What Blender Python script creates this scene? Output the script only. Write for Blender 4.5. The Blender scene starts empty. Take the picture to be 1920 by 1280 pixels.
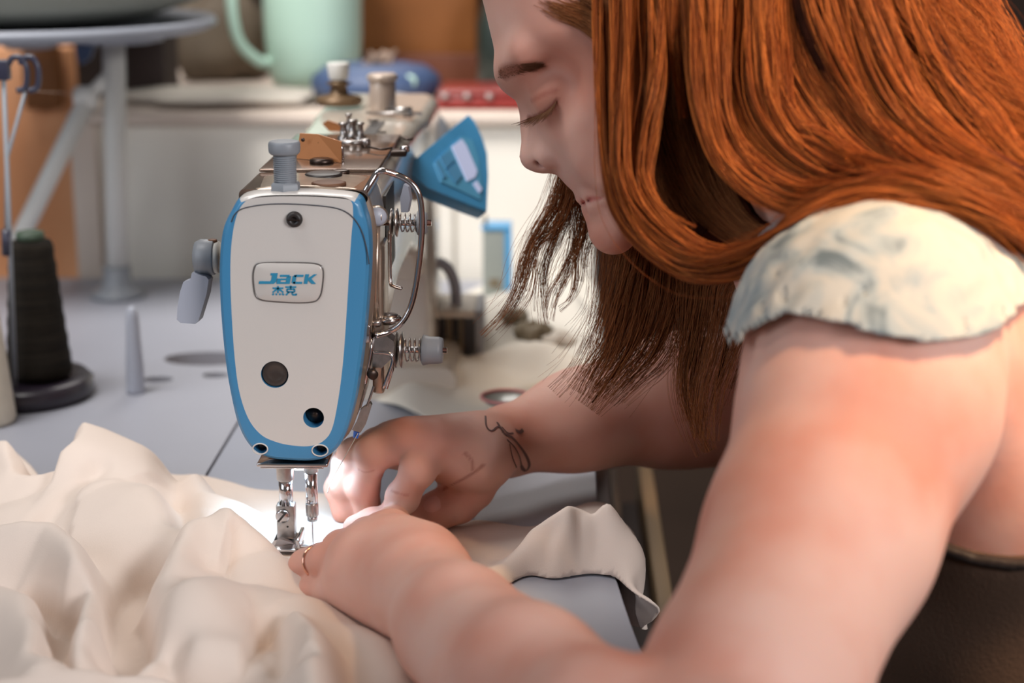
import bpy, bmesh, math, random
import numpy as np
from mathutils import Vector, Matrix, Euler
PI = math.pi
scene = bpy.context.scene
COL = scene.collection
rnd = random.Random(7)
nprnd = np.random.RandomState(11)

# ------------------------------------------------------------------ camera
FPX = 3225.0                                   # focal length in pixels of a 1920 wide frame
PITCH, YAW = math.radians(14.6), math.radians(1.44)
cam_rot = Euler((PI / 2 - PITCH, 0, YAW), 'XYZ').to_matrix()
D0 = 1.0
def cdir(px, py):
    return cam_rot @ Vector(((px - 960) / FPX, -(py - 640) / FPX, -1.0))
CAM = -(cdir(585, 1030) * D0)                  # the needle tip is the world's origin, table top z = 0
def P(px, py, D):                              # point at a depth along the view axis
    return CAM + cdir(px, py) * D
def Z(px, py, z=0.0):                          # point at a height
    d = cdir(px, py); return CAM + d * ((z - CAM.z) / d.z)
def Y(px, py, y):                              # point in a plane across the machine
    d = cdir(px, py); return CAM + d * ((y - CAM.y) / d.y)
def X(px, py, x):
    d = cdir(px, py); return CAM + d * ((x - CAM.x) / d.x)
cam_data = bpy.data.cameras.new('camera')
cam_data.sensor_width = 36.0
cam_data.lens = FPX * 36.0 / 1920.0
cam_data.clip_start = 0.02
cam_data.dof.use_dof = True
cam_data.dof.focus_distance = 0.96
cam_data.dof.aperture_fstop = 4.6
cam = bpy.data.objects.new('camera', cam_data)
cam.matrix_world = Matrix.Translation(CAM) @ cam_rot.to_4x4()
COL.objects.link(cam); scene.camera = cam

# ------------------------------------------------------------------ colour management, world, lights
scene.view_settings.view_transform = 'Standard'
scene.view_settings.look = 'None'
scene.view_settings.gamma = 1.0
scene.view_settings.exposure = 0.12
scene.view_settings.use_curve_mapping = False
scene.cycles.max_bounces = 8
scene.cycles.caustics_reflective = False
scene.cycles.caustics_refractive = False
scene.cycles.sample_clamp_indirect = 4.0

def lin(c):
    c = c / 255.0
    return c / 12.92 if c <= 0.04045 else ((c + 0.055) / 1.055) ** 2.4
def rgb(r, g, b, a=1.0): return (lin(r), lin(g), lin(b), a)

world = bpy.data.worlds.new('world'); scene.world = world; world.use_nodes = True
bgn = world.node_tree.nodes['Background']
bgn.inputs[0].default_value = rgb(136, 128, 124)
bgn.inputs[1].default_value = 0.45

def area(name, loc, target, size, power, color, size_y=None, spread=None):
    l = bpy.data.lights.new(name, 'AREA'); l.energy = power; l.color = color[:3]
    l.shape = 'RECTANGLE'; l.size = size; l.size_y = size_y or size
    if spread: l.spread = spread
    o = bpy.data.objects.new(name, l); COL.objects.link(o)
    o.location = loc
    o.rotation_euler = (Vector(target) - Vector(loc)).to_track_quat('-Z', 'Y').to_euler()
    return o
# daylight from windows to the left of and behind the photographer
area('window_daylight', (-1.9, -1.7, 1.35), (0.1, 0, 0.05), 1.5, 21, (0.82, 0.90, 1.0), 1.3)
area('room_key', (1.45, -1.55, 0.85), (0.15, 0, 0.1), 0.7, 28, (0.97, 0.97, 1.0), 0.6)
# warm ceiling lamp over the operator's shoulder
area('warm_lamp', (0.72, -0.42, 1.15), (0.46, -0.12, 0.33), 0.20, 1.25, (1.0, 0.66, 0.38), spread=math.radians(30))
area('workshop_light', (-0.5, 0.0, 1.5), (0.0, 0.95, 0.1), 0.6, 7.5, (1.0, 0.96, 0.93), spread=math.radians(80))  # added fill aimed at the cabinet front, no fixture behind it
area('back_light', (-0.2, 1.7, 1.5), (-0.2, 1.0, 0.1), 0.8, 14, (1.0, 0.95, 0.9))

# ------------------------------------------------------------------ materials
def new_mat(name):
    m = bpy.data.materials.new(name); m.use_nodes = True
    return m, m.node_tree, m.node_tree.nodes['Principled BSDF']
def mat(name, color, rough=0.5, metal=0.0, coat=0.0, vary=0.0, scale=20.0, bump=0.0, bscale=200.0, bdist=0.001, sheen=0.0, sss=0.0, color2=None, trans=0.0, emit=None, estr=0.0, detail=4.0, stretch=None, spec=.5):
    m, nt, b = new_mat(name)
    b.inputs['Base Color'].default_value = color
    b.inputs['Roughness'].default_value = rough
    b.inputs['Metallic'].default_value = metal
    b.inputs['Coat Weight'].default_value = coat
    b.inputs['Coat Roughness'].default_value = 0.08
    b.inputs['Sheen Weight'].default_value = sheen
    b.inputs['Transmission Weight'].default_value = trans
    b.inputs['Specular IOR Level'].default_value = spec
    if sss:
        b.inputs['Subsurface Weight'].default_value = sss
        b.inputs['Subsurface Radius'].default_value = (1.0, 0.35, 0.2)
        b.inputs['Subsurface Scale'].default_value = 0.008
    if emit:
        b.inputs['Emission Color'].default_value = emit; b.inputs['Emission Strength'].default_value = estr
    tc = nt.nodes.new('ShaderNodeTexCoord')
    src = tc.outputs['Object']
    if stretch:
        mp = nt.nodes.new('ShaderNodeMapping'); mp.inputs['Scale'].default_value = stretch
        nt.links.new(src, mp.inputs[0]); src = mp.outputs[0]
    if vary or color2:
        n = nt.nodes.new('ShaderNodeTexNoise'); n.inputs['Scale'].default_value = scale; n.inputs['Detail'].default_value = detail
        nt.links.new(src, n.inputs['Vector'])
        r = nt.nodes.new('ShaderNodeValToRGB')
        c2 = color2 or tuple([min(1, c * (1 + vary)) for c in color[:3]] + [1])
        c1 = color if color2 else tuple([c * (1 - vary) for c in color[:3]] + [1])
        r.color_ramp.elements[0].position = 0.35; r.color_ramp.elements[0].color = c1
        r.color_ramp.elements[1].position = 0.65; r.color_ramp.elements[1].color = c2
        nt.links.new(n.outputs['Fac'], r.inputs[0]); nt.links.new(r.outputs[0], b.inputs['Base Color'])
    if bump:
        n2 = nt.nodes.new('ShaderNodeTexNoise'); n2.inputs['Scale'].default_value = bscale; n2.inputs['Detail'].default_value = 3
        nt.links.new(src, n2.inputs['Vector'])
        bp = nt.nodes.new('ShaderNodeBump'); bp.inputs['Strength'].default_value = bump; bp.inputs['Distance'].default_value = bdist
        nt.links.new(n2.outputs['Fac'], bp.inputs['Height']); nt.links.new(bp.outputs[0], b.inputs['Normal'])
    return m
M = {}
M['white_enamel'] = mat('white_enamel', rgb(206, 200, 194), 0.34, coat=0.25, bump=0.10, bscale=900, bdist=0.0003)
M['cream_enamel'] = mat('cream_enamel', rgb(214, 204, 190), 0.22, coat=0.6)
M['blue_enamel'] = mat('blue_enamel', rgb(66, 134, 178), 0.35, coat=0.25, bump=0.08, bscale=900, bdist=0.0003)
M['chrome'] = mat('chrome', rgb(205, 200, 200), 0.12, 1.0)
M['steel'] = mat('steel', rgb(180, 175, 172), 0.3, 1.0, vary=0.1, scale=300)
M['dark_metal'] = mat('dark_metal', rgb(70, 58, 52), 0.35, 0.8)
M['side_metal'] = mat('side_metal', rgb(176, 158, 142), 0.28, 0.75, vary=0.15, scale=90, stretch=(1, 1, 0.2))
M['black'] = mat('black', rgb(40, 34, 32), 0.45)
M['rubber'] = mat('rubber', rgb(62, 52, 47), 0.3, coat=0.3)
M['grey_plastic'] = mat('grey_plastic', rgb(134, 138, 144), 0.45)
M['pale_grey_plastic'] = mat('pale_grey_plastic', rgb(168, 172, 184), 0.4)
M['badge'] = mat('badge', rgb(200, 194, 188), 0.25, coat=0.6)
M['badge_rim'] = mat('badge_rim', rgb(120, 116, 114), 0.3, 0.7)
M['letter_blue'] = mat('letter_blue', rgb(58, 148, 186), 0.3, 0.2)
M['seam'] = mat('seam', rgb(60, 62, 70), 0.6)
M['copper_plate'] = mat('copper_plate', rgb(196, 132, 86), 0.35, 0.35)  # orange reflection on the metal plate put into its colour
M['panel_blue'] = mat('panel_blue', rgb(74, 156, 206), 0.4, coat=0.3, vary=0.06, scale=40)
M['panel_button'] = mat('panel_button', rgb(92, 160, 204), 0.4, coat=0.3)
M['lcd'] = mat('lcd', rgb(178, 186, 214), 0.3, emit=rgb(190, 196, 228), estr=0.35)
M['table_top'] = mat('table_top', rgb(158, 160, 170), 0.42, coat=0.1, vary=0.03, scale=6, bump=0.05, bscale=1500, bdist=0.0003)
M['bed_top'] = mat('bed_top', rgb(160, 164, 176), 0.38, coat=0.1, vary=0.03, scale=6)
M['table_edge'] = mat('table_edge', rgb(92, 76, 72), 0.6)
M['hole_brown'] = mat('hole_brown', rgb(104, 68, 46), 0.6, vary=0.2, scale=60)
M['wood_orange'] = mat('wood_orange', rgb(222, 150, 100), 0.6, color2=rgb(240, 194, 154), scale=5, stretch=(1, 1, 0.35), bump=0.2, bscale=60)
M['wood_brown'] = mat('wood_brown', rgb(128, 76, 30), 0.6, vary=0.12, scale=8)
M['white_board'] = mat('white_board', rgb(226, 220, 208), 0.6, vary=0.03, scale=8)
M['pinkish_board'] = mat('pinkish_board', rgb(206, 190, 176), 0.6, vary=0.04, scale=8)
M['metal_white'] = mat('metal_white', rgb(214, 212, 206), 0.4)
M['dark_wall'] = mat('dark_wall', rgb(66, 50, 40), 0.8, color2=rgb(40, 28, 24), scale=2.5)
M['mint'] = mat('mint', rgb(176, 206, 190), 0.4, coat=0.3)
M['blue_tape'] = mat('blue_tape', rgb(66, 84, 118), 0.5)
M['red'] = mat('red', rgb(130, 32, 26), 0.4, coat=0.3)
M['thread_black'] = mat('thread_black', rgb(28, 24, 20), 0.85, spec=.2, color2=rgb(44, 38, 30), scale=50, stretch=(0.3, 0.3, 12), bump=0.6, bscale=500, bdist=0.001)
M['thread_cream'] = mat('thread_cream', rgb(205, 196, 180), 0.75, vary=0.04, scale=80, bump=0.5, bscale=500)
M['disc_plastic'] = mat('disc_plastic', rgb(38, 31, 42), 0.35, coat=0.2)
M['shade_grey'] = mat('shade_grey', rgb(132, 134, 124), 0.6)
M['shade_rim'] = mat('shade_rim', rgb(146, 150, 160), 0.45)
M['shade_dark'] = mat('shade_dark', rgb(48, 34, 30), 0.7)
M['navy_plastic'] = mat('navy_plastic', rgb(44, 44, 62), 0.4, coat=0.2)
M['glass_grey'] = mat('glass_grey', rgb(150, 156, 150), 0.3, coat=0.4)

# ------------------------------------------------------------------ object helpers
def wloc(o):
    v = Vector((0, 0, 0))
    while o is not None: v += o.location; o = o.parent
    return v
def tag(o, label=None, cat=None, group=None, kind=None):
    if label: o['label'] = label
    if cat: o['category'] = cat
    if group: o['group'] = group
    if kind: o['kind'] = kind
    return o
def thing(name, loc, label, cat, group=None):
    o = bpy.data.objects.new(name, None); COL.objects.link(o); o.location = loc; o.empty_display_size = 0.02
    return tag(o, label, cat, group)
def ob(name, geo, material, parent=None, smooth=True, label=None, cat=None, group=None, kind=None, origin=None):
    """geo = (verts, faces) in world space; linked as ONE mesh object."""
    vs, fs = geo
    vs = np.array([tuple(v) for v in vs], dtype=float) if not isinstance(vs, np.ndarray) else vs
    if parent is not None: off = np.array(wloc(parent))
    elif origin is not None: off = np.array(origin, dtype=float)
    else:
        mn, mx = vs.min(0), vs.max(0); off = np.array([(mn[0] + mx[0]) / 2, (mn[1] + mx[1]) / 2, mn[2]])
    me = bpy.data.meshes.new(name)
    me.from_pydata((vs - off).tolist(), [], [list(f) for f in fs] if not isinstance(fs, np.ndarray) else fs.tolist())
    mats = material if isinstance(material, (list, tuple)) else [material]
    for mm in mats: me.materials.append(mm)
    if smooth is True:
        me.polygons.foreach_set('use_smooth', [True] * len(me.polygons))
    me.update()
    o = bpy.data.objects.new(name, me); COL.objects.link(o)
    if parent is not None: o.parent = parent
    else: o.location = off
    if smooth == 'auto':
        me.polygons.foreach_set('use_smooth', [True] * len(me.polygons))
        bmx = bmesh.new(); bmx.from_mesh(me)
        bmesh.ops.recalc_face_normals(bmx, faces=bmx.faces)
        for e in bmx.edges:
            if len(e.link_faces) == 2 and e.calc_face_angle(0) > math.radians(38): e.smooth = False
        bmx.to_mesh(me); bmx.free()
    return tag(o, label, cat, group, kind)
def merge(*geos):
    V, F = [], []
    for vs, fs in geos:
        n = len(V); V += [tuple(v) for v in vs]; F += [tuple(i + n for i in f) for f in fs]
    return V, F
def box(x0, x1, y0, y1, z0, z1, bevel=0.0):
    bm = bmesh.new(); bmesh.ops.create_cube(bm, size=1)
    for v in bm.verts:
        v.co = Vector(((x0 + x1) / 2 + v.co.x * (x1 - x0), (y0 + y1) / 2 + v.co.y * (y1 - y0), (z0 + z1) / 2 + v.co.z * (z1 - z0)))
    if bevel: bmesh.ops.bevel(bm, geom=bm.edges[:], offset=bevel, segments=3, profile=0.5, affect='EDGES')
    return frombm(bm)
def frombm(bm):
    bm.verts.index_update()
    r = ([v.co.copy() for v in bm.verts], [[v.index for v in f.verts] for f in bm.faces]); bm.free(); return r
def xf(geo, m):
    return [m @ Vector(v) for v in geo[0]], geo[1]
def frame(d, up=None):
    d = Vector(d).normalized(); up = Vector(up) if up else (Vector((0, 0, 1)) if abs(d.z) < 0.9 else Vector((1, 0, 0)))
    a = up.cross(d).normalized(); b = d.cross(a).normalized(); return a, b, d
def lathe(p0, axis, prof, seg=32):
    """prof = [(distance along axis, radius)]"""
    a, b, d = frame(axis); p0 = Vector(p0); V, F = [], []
    for t, r in prof:
        for i in range(seg):
            an = 2 * PI * i / seg; V.append(p0 + d * t + (a * math.cos(an) + b * math.sin(an)) * max(r, 1e-5))
    for k in range(len(prof) - 1):
        for i in range(seg):
            j = (i + 1) % seg; F.append((k * seg + i, k * seg + j, (k + 1) * seg + j, (k + 1) * seg + i))
    F.append(tuple(range(seg))[::-1]); F.append(tuple(range((len(prof) - 1) * seg, len(prof) * seg)))
    return V, F
def cyl(p0, p1, r, seg=24, r2=None, bev=0.0):
    p0, p1 = Vector(p0), Vector(p1); L = (p1 - p0).length; r2 = r if r2 is None else r2
    if bev: pr = [(0, r - bev), (bev * .3, r - bev * .3), (bev, r), (L - bev, r2), (L - bev * .3, r2 - bev * .3), (L, r2 - bev)]
    else: pr = [(0, r), (L, r2)]
    return lathe(p0, p1 - p0, pr, seg)
def catmull(pts, n=8, closed=False):
    pts = [np.array(tuple(p), dtype=float) for p in pts]; out = []; N = len(pts)
    rng = range(N) if closed else range(N - 1)
    for i in rng:
        if closed: p0, p1, p2, p3 = pts[i - 1], pts[i], pts[(i + 1) % N], pts[(i + 2) % N]
        else: p0, p1, p2, p3 = pts[max(i - 1, 0)], pts[i], pts[i + 1], pts[min(i + 2, N - 1)]
        for k in range(n):
            t = k / n
            out.append(0.5 * ((2 * p1) + (-p0 + p2) * t + (2 * p0 - 5 * p1 + 4 * p2 - p3) * t * t + (-p0 + 3 * p1 - 3 * p2 + p3) * t ** 3))
    if not closed: out.append(pts[-1])
    return out
def tube(pts, r, seg=10, closed=False, flat=1.0):
    """r = number or list per point"""
    pts = [Vector(tuple(p)) for p in pts]; n = len(pts); V, F = [], []
    rs = r if isinstance(r, (list, tuple, np.ndarray)) else [r] * n
    t = (pts[1] - pts[0]).normalized(); a, b, _ = frame(t)
    for i, p in enumerate(pts):
        if closed: t2 = (pts[(i + 1) % n] - pts[i - 1]).normalized()
        else: t2 = (pts[min(i + 1, n - 1)] - pts[max(i - 1, 0)]).normalized()
        a = (a - t2 * a.dot(t2)).normalized(); b = t2.cross(a)
        for k in range(seg):
            an = 2 * PI * k / seg; V.append(p + (a * math.cos(an) + b * math.sin(an) * flat) * rs[i])
    m = n if closed else n - 1
    for i in range(m):
        for k in range(seg):
            j = (k + 1) % seg; i2 = (i + 1) % n
            F.append((i * seg + k, i * seg + j, i2 * seg + j, i2 * seg + k))
    if not closed: F.append(tuple(range(seg))[::-1]); F.append(tuple(range((n - 1) * seg, n * seg)))
    return V, F
def loft(rings, cap0=True, cap1=True):
    n = len(rings[0]); V, F = [], []
    for r in rings: V += [tuple(p) for p in r]
    for k in range(len(rings) - 1):
        for i in range(n):
            j = (i + 1) % n; F.append((k * n + i, k * n + j, (k + 1) * n + j, (k + 1) * n + i))
    if cap0: F.append(tuple(range(n))[::-1])
    if cap1: F.append(tuple(range((len(rings) - 1) * n, len(rings) * n)))
    return V, F
def prism(poly, d):
    """closed outline extruded by vector d"""
    d = Vector(d); return loft([[Vector(p) for p in poly], [Vector(p) + d for p in poly]])
def helix(p0, axis, L, r, turns, wire, seg=6):
    a, b, d = frame(axis); p0 = Vector(p0); n = int(turns * 16)
    return tube([p0 + d * L * i / n + (a * math.cos(i / 16 * 2 * PI) + b * math.sin(i / 16 * 2 * PI)) * r for i in range(n + 1)], wire, seg)
def boolean_cut(o, cutters):
    tmp = []
    for c in cutters:
        me = bpy.data.meshes.new('cut'); me.from_pydata([tuple(Vector(v) - wloc(o)) for v in c[0]], [], [list(f) for f in c[1]])
        bmx = bmesh.new(); bmx.from_mesh(me); bmesh.ops.recalc_face_normals(bmx, faces=bmx.faces); bmx.to_mesh(me); bmx.free()
        co = bpy.data.objects.new('cut', me); COL.objects.link(co); co.location = wloc(o); tmp.append(co)
        md = o.modifiers.new('b', 'BOOLEAN'); md.object = co; md.operation = 'DIFFERENCE'; md.solver = 'EXACT'
    bpy.context.view_layer.update()
    dg = bpy.context.evaluated_depsgraph_get()
    me2 = bpy.data.meshes.new_from_object(o.evaluated_get(dg))
    o.modifiers.clear(); o.data = me2
    for t in tmp: bpy.data.objects.remove(t)
# ------------------------------------------------------------------ the room
FLOOR = -0.76
M['floor'] = mat('floor', rgb(70, 54, 44), 0.7, vary=0.15, scale=3)
M['ceiling'] = mat('ceiling', rgb(120, 104, 92), 0.8)
ob('floor', box(-3, 3, -3.2, 3.2, FLOOR - .05, FLOOR), M['floor'], smooth=False, kind='structure')
ob('wall_back', box(-3, 3, 3.0, 3.1, FLOOR, 2.0), M['dark_wall'], smooth=False, kind='structure')

# ------------------------------------------------------------------ sewing table
XE = 0.168                                      # front edge of the table (operator's side)
tbl = thing('sewing_table', (0.0, 0.25, FLOOR), 'grey laminate sewing table holding the sewing machine, with round brown cut-outs', 'table')
e1, e2, e3 = Z(1119, 965), Z(1145, 1050), Z(1200, 1212)
edge_pts = [Vector((XE, .72, 0)), Vector((XE, e1.y + .03, 0))] + [Vector((v[0], v[1], 0)) for v in catmull([(XE, e1.y + .02, 0), tuple(e1), tuple(e2), tuple(e3), (e3.x + .012, e3.y - .06, 0), (e3.x + .014, -.42, 0)], 4)[1:]]
tp_ = [Vector((-.62, -.42, 0)), Vector((-.62, .72, 0))] + edge_pts
top = ob('tabletop', loft([[p + Vector((0, 0, -.034)) for p in tp_], [p + Vector((0, 0, -.0008)) for p in tp_], [Vector((p.x - (.0008 if p.x > 0 else 0), p.y, 0)) for p in tp_]]), [M['table_top'], M['hole_brown']], tbl, smooth='auto')
g0, g1 = Z(368, 671), Z(300, 711)
def disc_cut(p, r, ry=None, depth=0.02, seg=40):
    ry = ry or r
    ring = lambda z: [Vector((p.x + r * math.cos(2 * PI * i / seg), p.y + ry * math.sin(2 * PI * i / seg), z)) for i in range(seg)]
    return loft([ring(-depth), ring(0.01)])
c_a, c_b, c_c = Z(392, 672), Z(296, 711), Z(405, 703)
boolean_cut(top, [disc_cut(c_a, 0.037, 0.022, 0.024), disc_cut(c_b, 0.012, 0.009, 0.015), disc_cut(c_c, 0.011, 0.008, 0.015),
                  box(-0.0885, -0.0862, -0.2, 0.40, -0.012, 0.01)])
for nm, c, r, ry, dz in (('recess', c_a, 0.0368, 0.0218, 0.0225), ('recess', c_b, 0.0118, 0.0088, 0.0135), ('recess', c_c, 0.0108, 0.0078, 0.0135)):
    ob(nm, prism([Vector((c.x + r * math.cos(2 * PI * i / 40), c.y + ry * math.sin(2 * PI * i / 40), -dz - .0008)) for i in range(40)], (0, 0, 0.001)), M['hole_brown'], tbl, smooth=False, label='brown recess in the tabletop')
ob('bed_gap', box(-0.0884, -0.0863, -0.199, 0.399, -0.0118, -0.006), M['hole_brown'], tbl, smooth=False)
for x in (-0.55, 0.06):
    for y in (-0.36, 0.64):
        ob('leg', box(x - .02, x + .02, y - .02, y + .02, FLOOR, -0.034, .002), M['metal_white'], tbl, smooth='auto')
# pull-out wooden rails under the front edge
ob('apron', box(XE - 0.02, XE + 0.012, -0.30, 0.60, -0.10, -0.036, .002), M['table_edge'], tbl, smooth='auto', label='dark brown apron under the front edge')
dr = thing('under_table_drawer', (XE + 0.03, 0.1, -0.16), 'dark wooden drawer with tan rim sticking out under the table front edge', 'drawer')
M['rail_tan'] = mat('rail_tan', rgb(132, 108, 78), 0.6); M['rail_grey'] = mat('rail_grey', rgb(110, 98, 92), 0.5)
ob('drawer_tray', box(XE + .0125, XE + .056, -0.20, 0.50, -0.16, -0.150, .001), M['table_edge'], dr, smooth='auto')
ob('rail', box(XE + .022, XE + .027, -0.20, 0.50, -0.1499, -0.118, .001), M['rail_grey'], dr, smooth='auto', label='grey inner rail')
ob('rail', box(XE + .045, XE + .0565, -0.20, 0.50, -0.1499, -0.108, .001), M['rail_tan'], dr, smooth='auto', label='tan outer rail')

# ------------------------------------------------------------------ white cabinet with ledge behind the table
YB = 0.74
cab_top = Y(300, 232, YB).z
cab = thing('white_cabinet', (0.3, YB + .15, FLOOR), 'white panelled cabinet behind the sewing machine, things lying on its ledge', 'cabinet')
xl = Y(150, 400, YB).x
ob('body', box(xl, .18, YB, YB + .36, FLOOR, cab_top - 0.001, .003), M['white_board'], cab, smooth='auto')
LEDGE = cab_top + 0.012
ob('ledge', box(xl - .004, .185, YB - .012, YB + .48, cab_top, LEDGE, .004), M['pinkish_board'], cab, smooth='auto')
ob('edge_strip', box(xl - .003, Y(192, 400, YB).x, YB - .010, YB + .001, FLOOR, cab_top, .002), M['pinkish_board'], cab, smooth='auto')
ob('edge_strip', box(Y(800, 400, YB).x, Y(850, 400, YB).x, YB - .006, YB + .001, FLOOR, cab_top, .002), M['white_board'], cab, smooth='auto')

# wooden board at the left, beyond the table
wd = thing('wooden_board', (Y(60, 400, 0.95).x, 0.95, FLOOR), 'orange-brown wooden board standing at left behind the white post', 'board')
ob('panel', box(Y(-260, 400, 0.95).x, Y(150, 400, 0.95).x, 0.95, 0.975, FLOOR, Y(60, 88, .95).z, .003), M['wood_orange'], wd, smooth='auto')
ob('batten', box(Y(60, 400, .93).x, Y(125, 400, .93).x, 0.93, 0.9495, Y(60, 205, .93).z, Y(60, 86, .93).z, .003), M['wood_brown'], wd, smooth='auto', label='darker brown upright batten')
ob('plinth', box(Y(-260, 400, .9).x, Y(146, 400, .9).x, 0.90, 0.949, FLOOR, Y(60, 545, .9).z, .003), M['white_board'], wd, smooth='auto', label='pale plinth')

# white post with wide grey round tray at its top
pb = Z(222, 556)
post = thing('round_top_stand', (pb.x, pb.y, 0.0), 'white post stand with wide grey round tray on top and slanting brace', 'stand')
ptop = Y(213, 74, pb.y)
ob('post', cyl((pb.x, pb.y, 0.012), (ptop.x, pb.y, ptop.z), 0.0105, 28, 0.0105), M['metal_white'], post)
ob('base', lathe((pb.x, pb.y, 0.0004), (0, 0, 1), [(0, .026), (.005, .025), (.008, .018), (.014, .0135), (.03, .0125)], 32), M['grey_plastic'], post)
tc_ = Y(150, 62, pb.y + .12)
ob('tray', lathe((tc_.x - .02, pb.y + .02, ptop.z + .002), (0, 0, 1), [(-.012, .02), (0, .04), (.004, .16), (.010, .172), (.016, .170), (.010, .158), (.008, .10)], 64), M['shade_rim'], post)
ob('dish', lathe((tc_.x - .035, pb.y + .04, ptop.z + .018), (0, 0, 1), [(0, .12), (.015, .168), (.05, .182), (.10, .178), (.15, .14), (.17, .02)], 64), M['shade_grey'], post, label='grey-green bowl on the tray')
ob('bracket', lathe((ptop.x + .006, pb.y - .004, ptop.z - .0005), (0, 0, 1), [(-.002, .030), (.0, .040), (.003, .0405), (.005, .038)], 40), M['shade_rim'], post, label='blue-grey rimmed plate at the post top')
bkt = [Y(140, 85, pb.y), Y(178, 80, pb.y), Y(166, 112, pb.y), Y(150, 122, pb.y), Y(142, 104, pb.y)]
ob('clamp', prism(bkt, (0, .012, 0)), M['blue_tape'], post, smooth=False)
q0, q1 = Y(165, 182, pb.y - .01), Y(22, 478, pb.y - .05)
ob('brace', tube([q0, q1], 0.0085, 16), M['metal_white'], post)
ob('joint', lathe(q0 + Vector((-.012, 0, 0)), (1, 0, 0), [(0, .008), (.002, .010), (.018, .010), (.020, .008)], 24), M['metal_white'], post)
ob('strut', tube([q0, Y(205, 140, pb.y)], 0.006, 12), M['metal_white'], post)

# ------------------------------------------------------------------ things on the ledge
def on_ledge(px, py, y): v = Y(px, py, y); return v
Yl = YB + .16
mg = on_ledge(585, 150, Yl)
mug = thing('mint_jug', (mg.x, Yl, LEDGE), 'pale mint green jug on the ledge against the brown box', 'jug')
ob('body', lathe((mg.x, Yl + .02, LEDGE + .0002), (0, 0, 1), [(0, .030), (.004, .042), (.02, .049), (.06, .052), (.12, .053), (.17, .052), (.172, .048), (.16, .047), (.02, .043), (.018, .01)], 48), M['mint'], mug)
hx = mg.x - .052
ob('handle', tube(catmull([(hx + .008, Yl, LEDGE + .135), (hx - .012, Yl - .012, LEDGE + .14), (hx - .026, Yl - .02, LEDGE + .11), (hx - .022, Yl - .02, LEDGE + .06), (hx - .002, Yl - .01, LEDGE + .035), (hx + .012, Yl, LEDGE + .035)], 8), 0.006, 14), M['mint'], mug)
bt = on_ledge(705, 150, YB + .075)
tape = thing('blue_pincushion', (bt.x, YB + .075, LEDGE), 'round slate blue pincushion topped with a beige tuft, on the ledge', 'pincushion')
ob('cushion', lathe((bt.x, YB + .075, LEDGE + .0003), (0, 0, 1), [(0, .046), (.006, .060), (.018, .066), (.028, .064), (.037, .052), (.041, .028), (.039, .008)], 48), M['blue_tape'], tape)
M['tuft'] = mat('tuft', rgb(150, 128, 112), 0.9, vary=0.3, scale=60, bump=0.5)
tf = [cyl((bt.x + rnd.uniform(-.016, .016), YB + .075 + rnd.uniform(-.012, .012), LEDGE + .034), (bt.x + rnd.uniform(-.024, .024), YB + .07 + rnd.uniform(-.014, .014), LEDGE + .048 + rnd.uniform(0, .008)), .003, 8, .0015) for _ in range(14)]
ob('tuft', merge(*tf), M['tuft'], tape, label='beige tuft of scraps')
sp = on_ledge(745, 130, YB + .03)
ob('button', lathe((sp.x + .012, YB + .030, LEDGE + .026), (0, -1, .3), [(0, .007), (.003, .007), (.004, .004)], 20), M['mint'], tape, label='pale round spot')
rb = [on_ledge(820, 170, YB + .05), on_ledge(985, 170, YB + .05)]
red = thing('red_case', ((rb[0].x + rb[1].x) / 2, YB + .08, LEDGE), 'flat dark red case on the ledge beside the pincushion', 'case')
ob('body', box(rb[0].x, rb[1].x + .05, YB + .02, YB + .11, LEDGE, LEDGE + .012, .003), M['red'], red, smooth='auto')
ob('lid', box(rb[0].x + .002, rb[1].x + .048, YB + .022, YB + .108, LEDGE + .0125, LEDGE + .019, .003), M['red'], red, smooth='auto')
for k in range(3):
    ob('clip', cyl((rb[0].x + .006 + k * .022, YB + .019, LEDGE + .0135), (rb[0].x + .012 + k * .022, YB + .019, LEDGE + .0135), .003, 12), M['steel'], red)
b0, b1 = on_ledge(668, 100, YB + .26), on_ledge(893, 100, YB + .26)
bx = thing('brown_box', ((b0.x + b1.x) / 2, YB + .3, LEDGE), 'tall brown cardboard box standing on the ledge behind the jug', 'box')
ob('carton', box(b0.x, b1.x, YB + .26, YB + .36, LEDGE, LEDGE + .32, .002), M['wood_brown'], bx, smooth='auto')
ob('base_board', box(b0.x + .001, b1.x + .05, YB + .245, YB + .2595, LEDGE, LEDGE + .034, .002), mat('box_dark', rgb(92, 44, 18), 0.6), bx, smooth='auto')
dk0 = on_ledge(905, 100, YB + .2)
bot = thing('dark_green_bottle', (dk0.x + .012, YB + .2, LEDGE), 'dark green bottle on the ledge beside the face', 'bottle')
ob('body', lathe((dk0.x + .018, YB + .2, LEDGE + .0002), (0, 0, 1), [(0, .02), (.004, .024), (.07, .024), (.09, .018), (.105, .009), (.14, .009)], 32), mat('bottle_green', rgb(40, 48, 44), 0.35, coat=0.2), bot)
ob('cap', cyl((dk0.x + .018, YB + .2, LEDGE + .1405), (dk0.x + .018, YB + .2, LEDGE + .156), .0105, 24), M['black'], bot)
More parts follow.
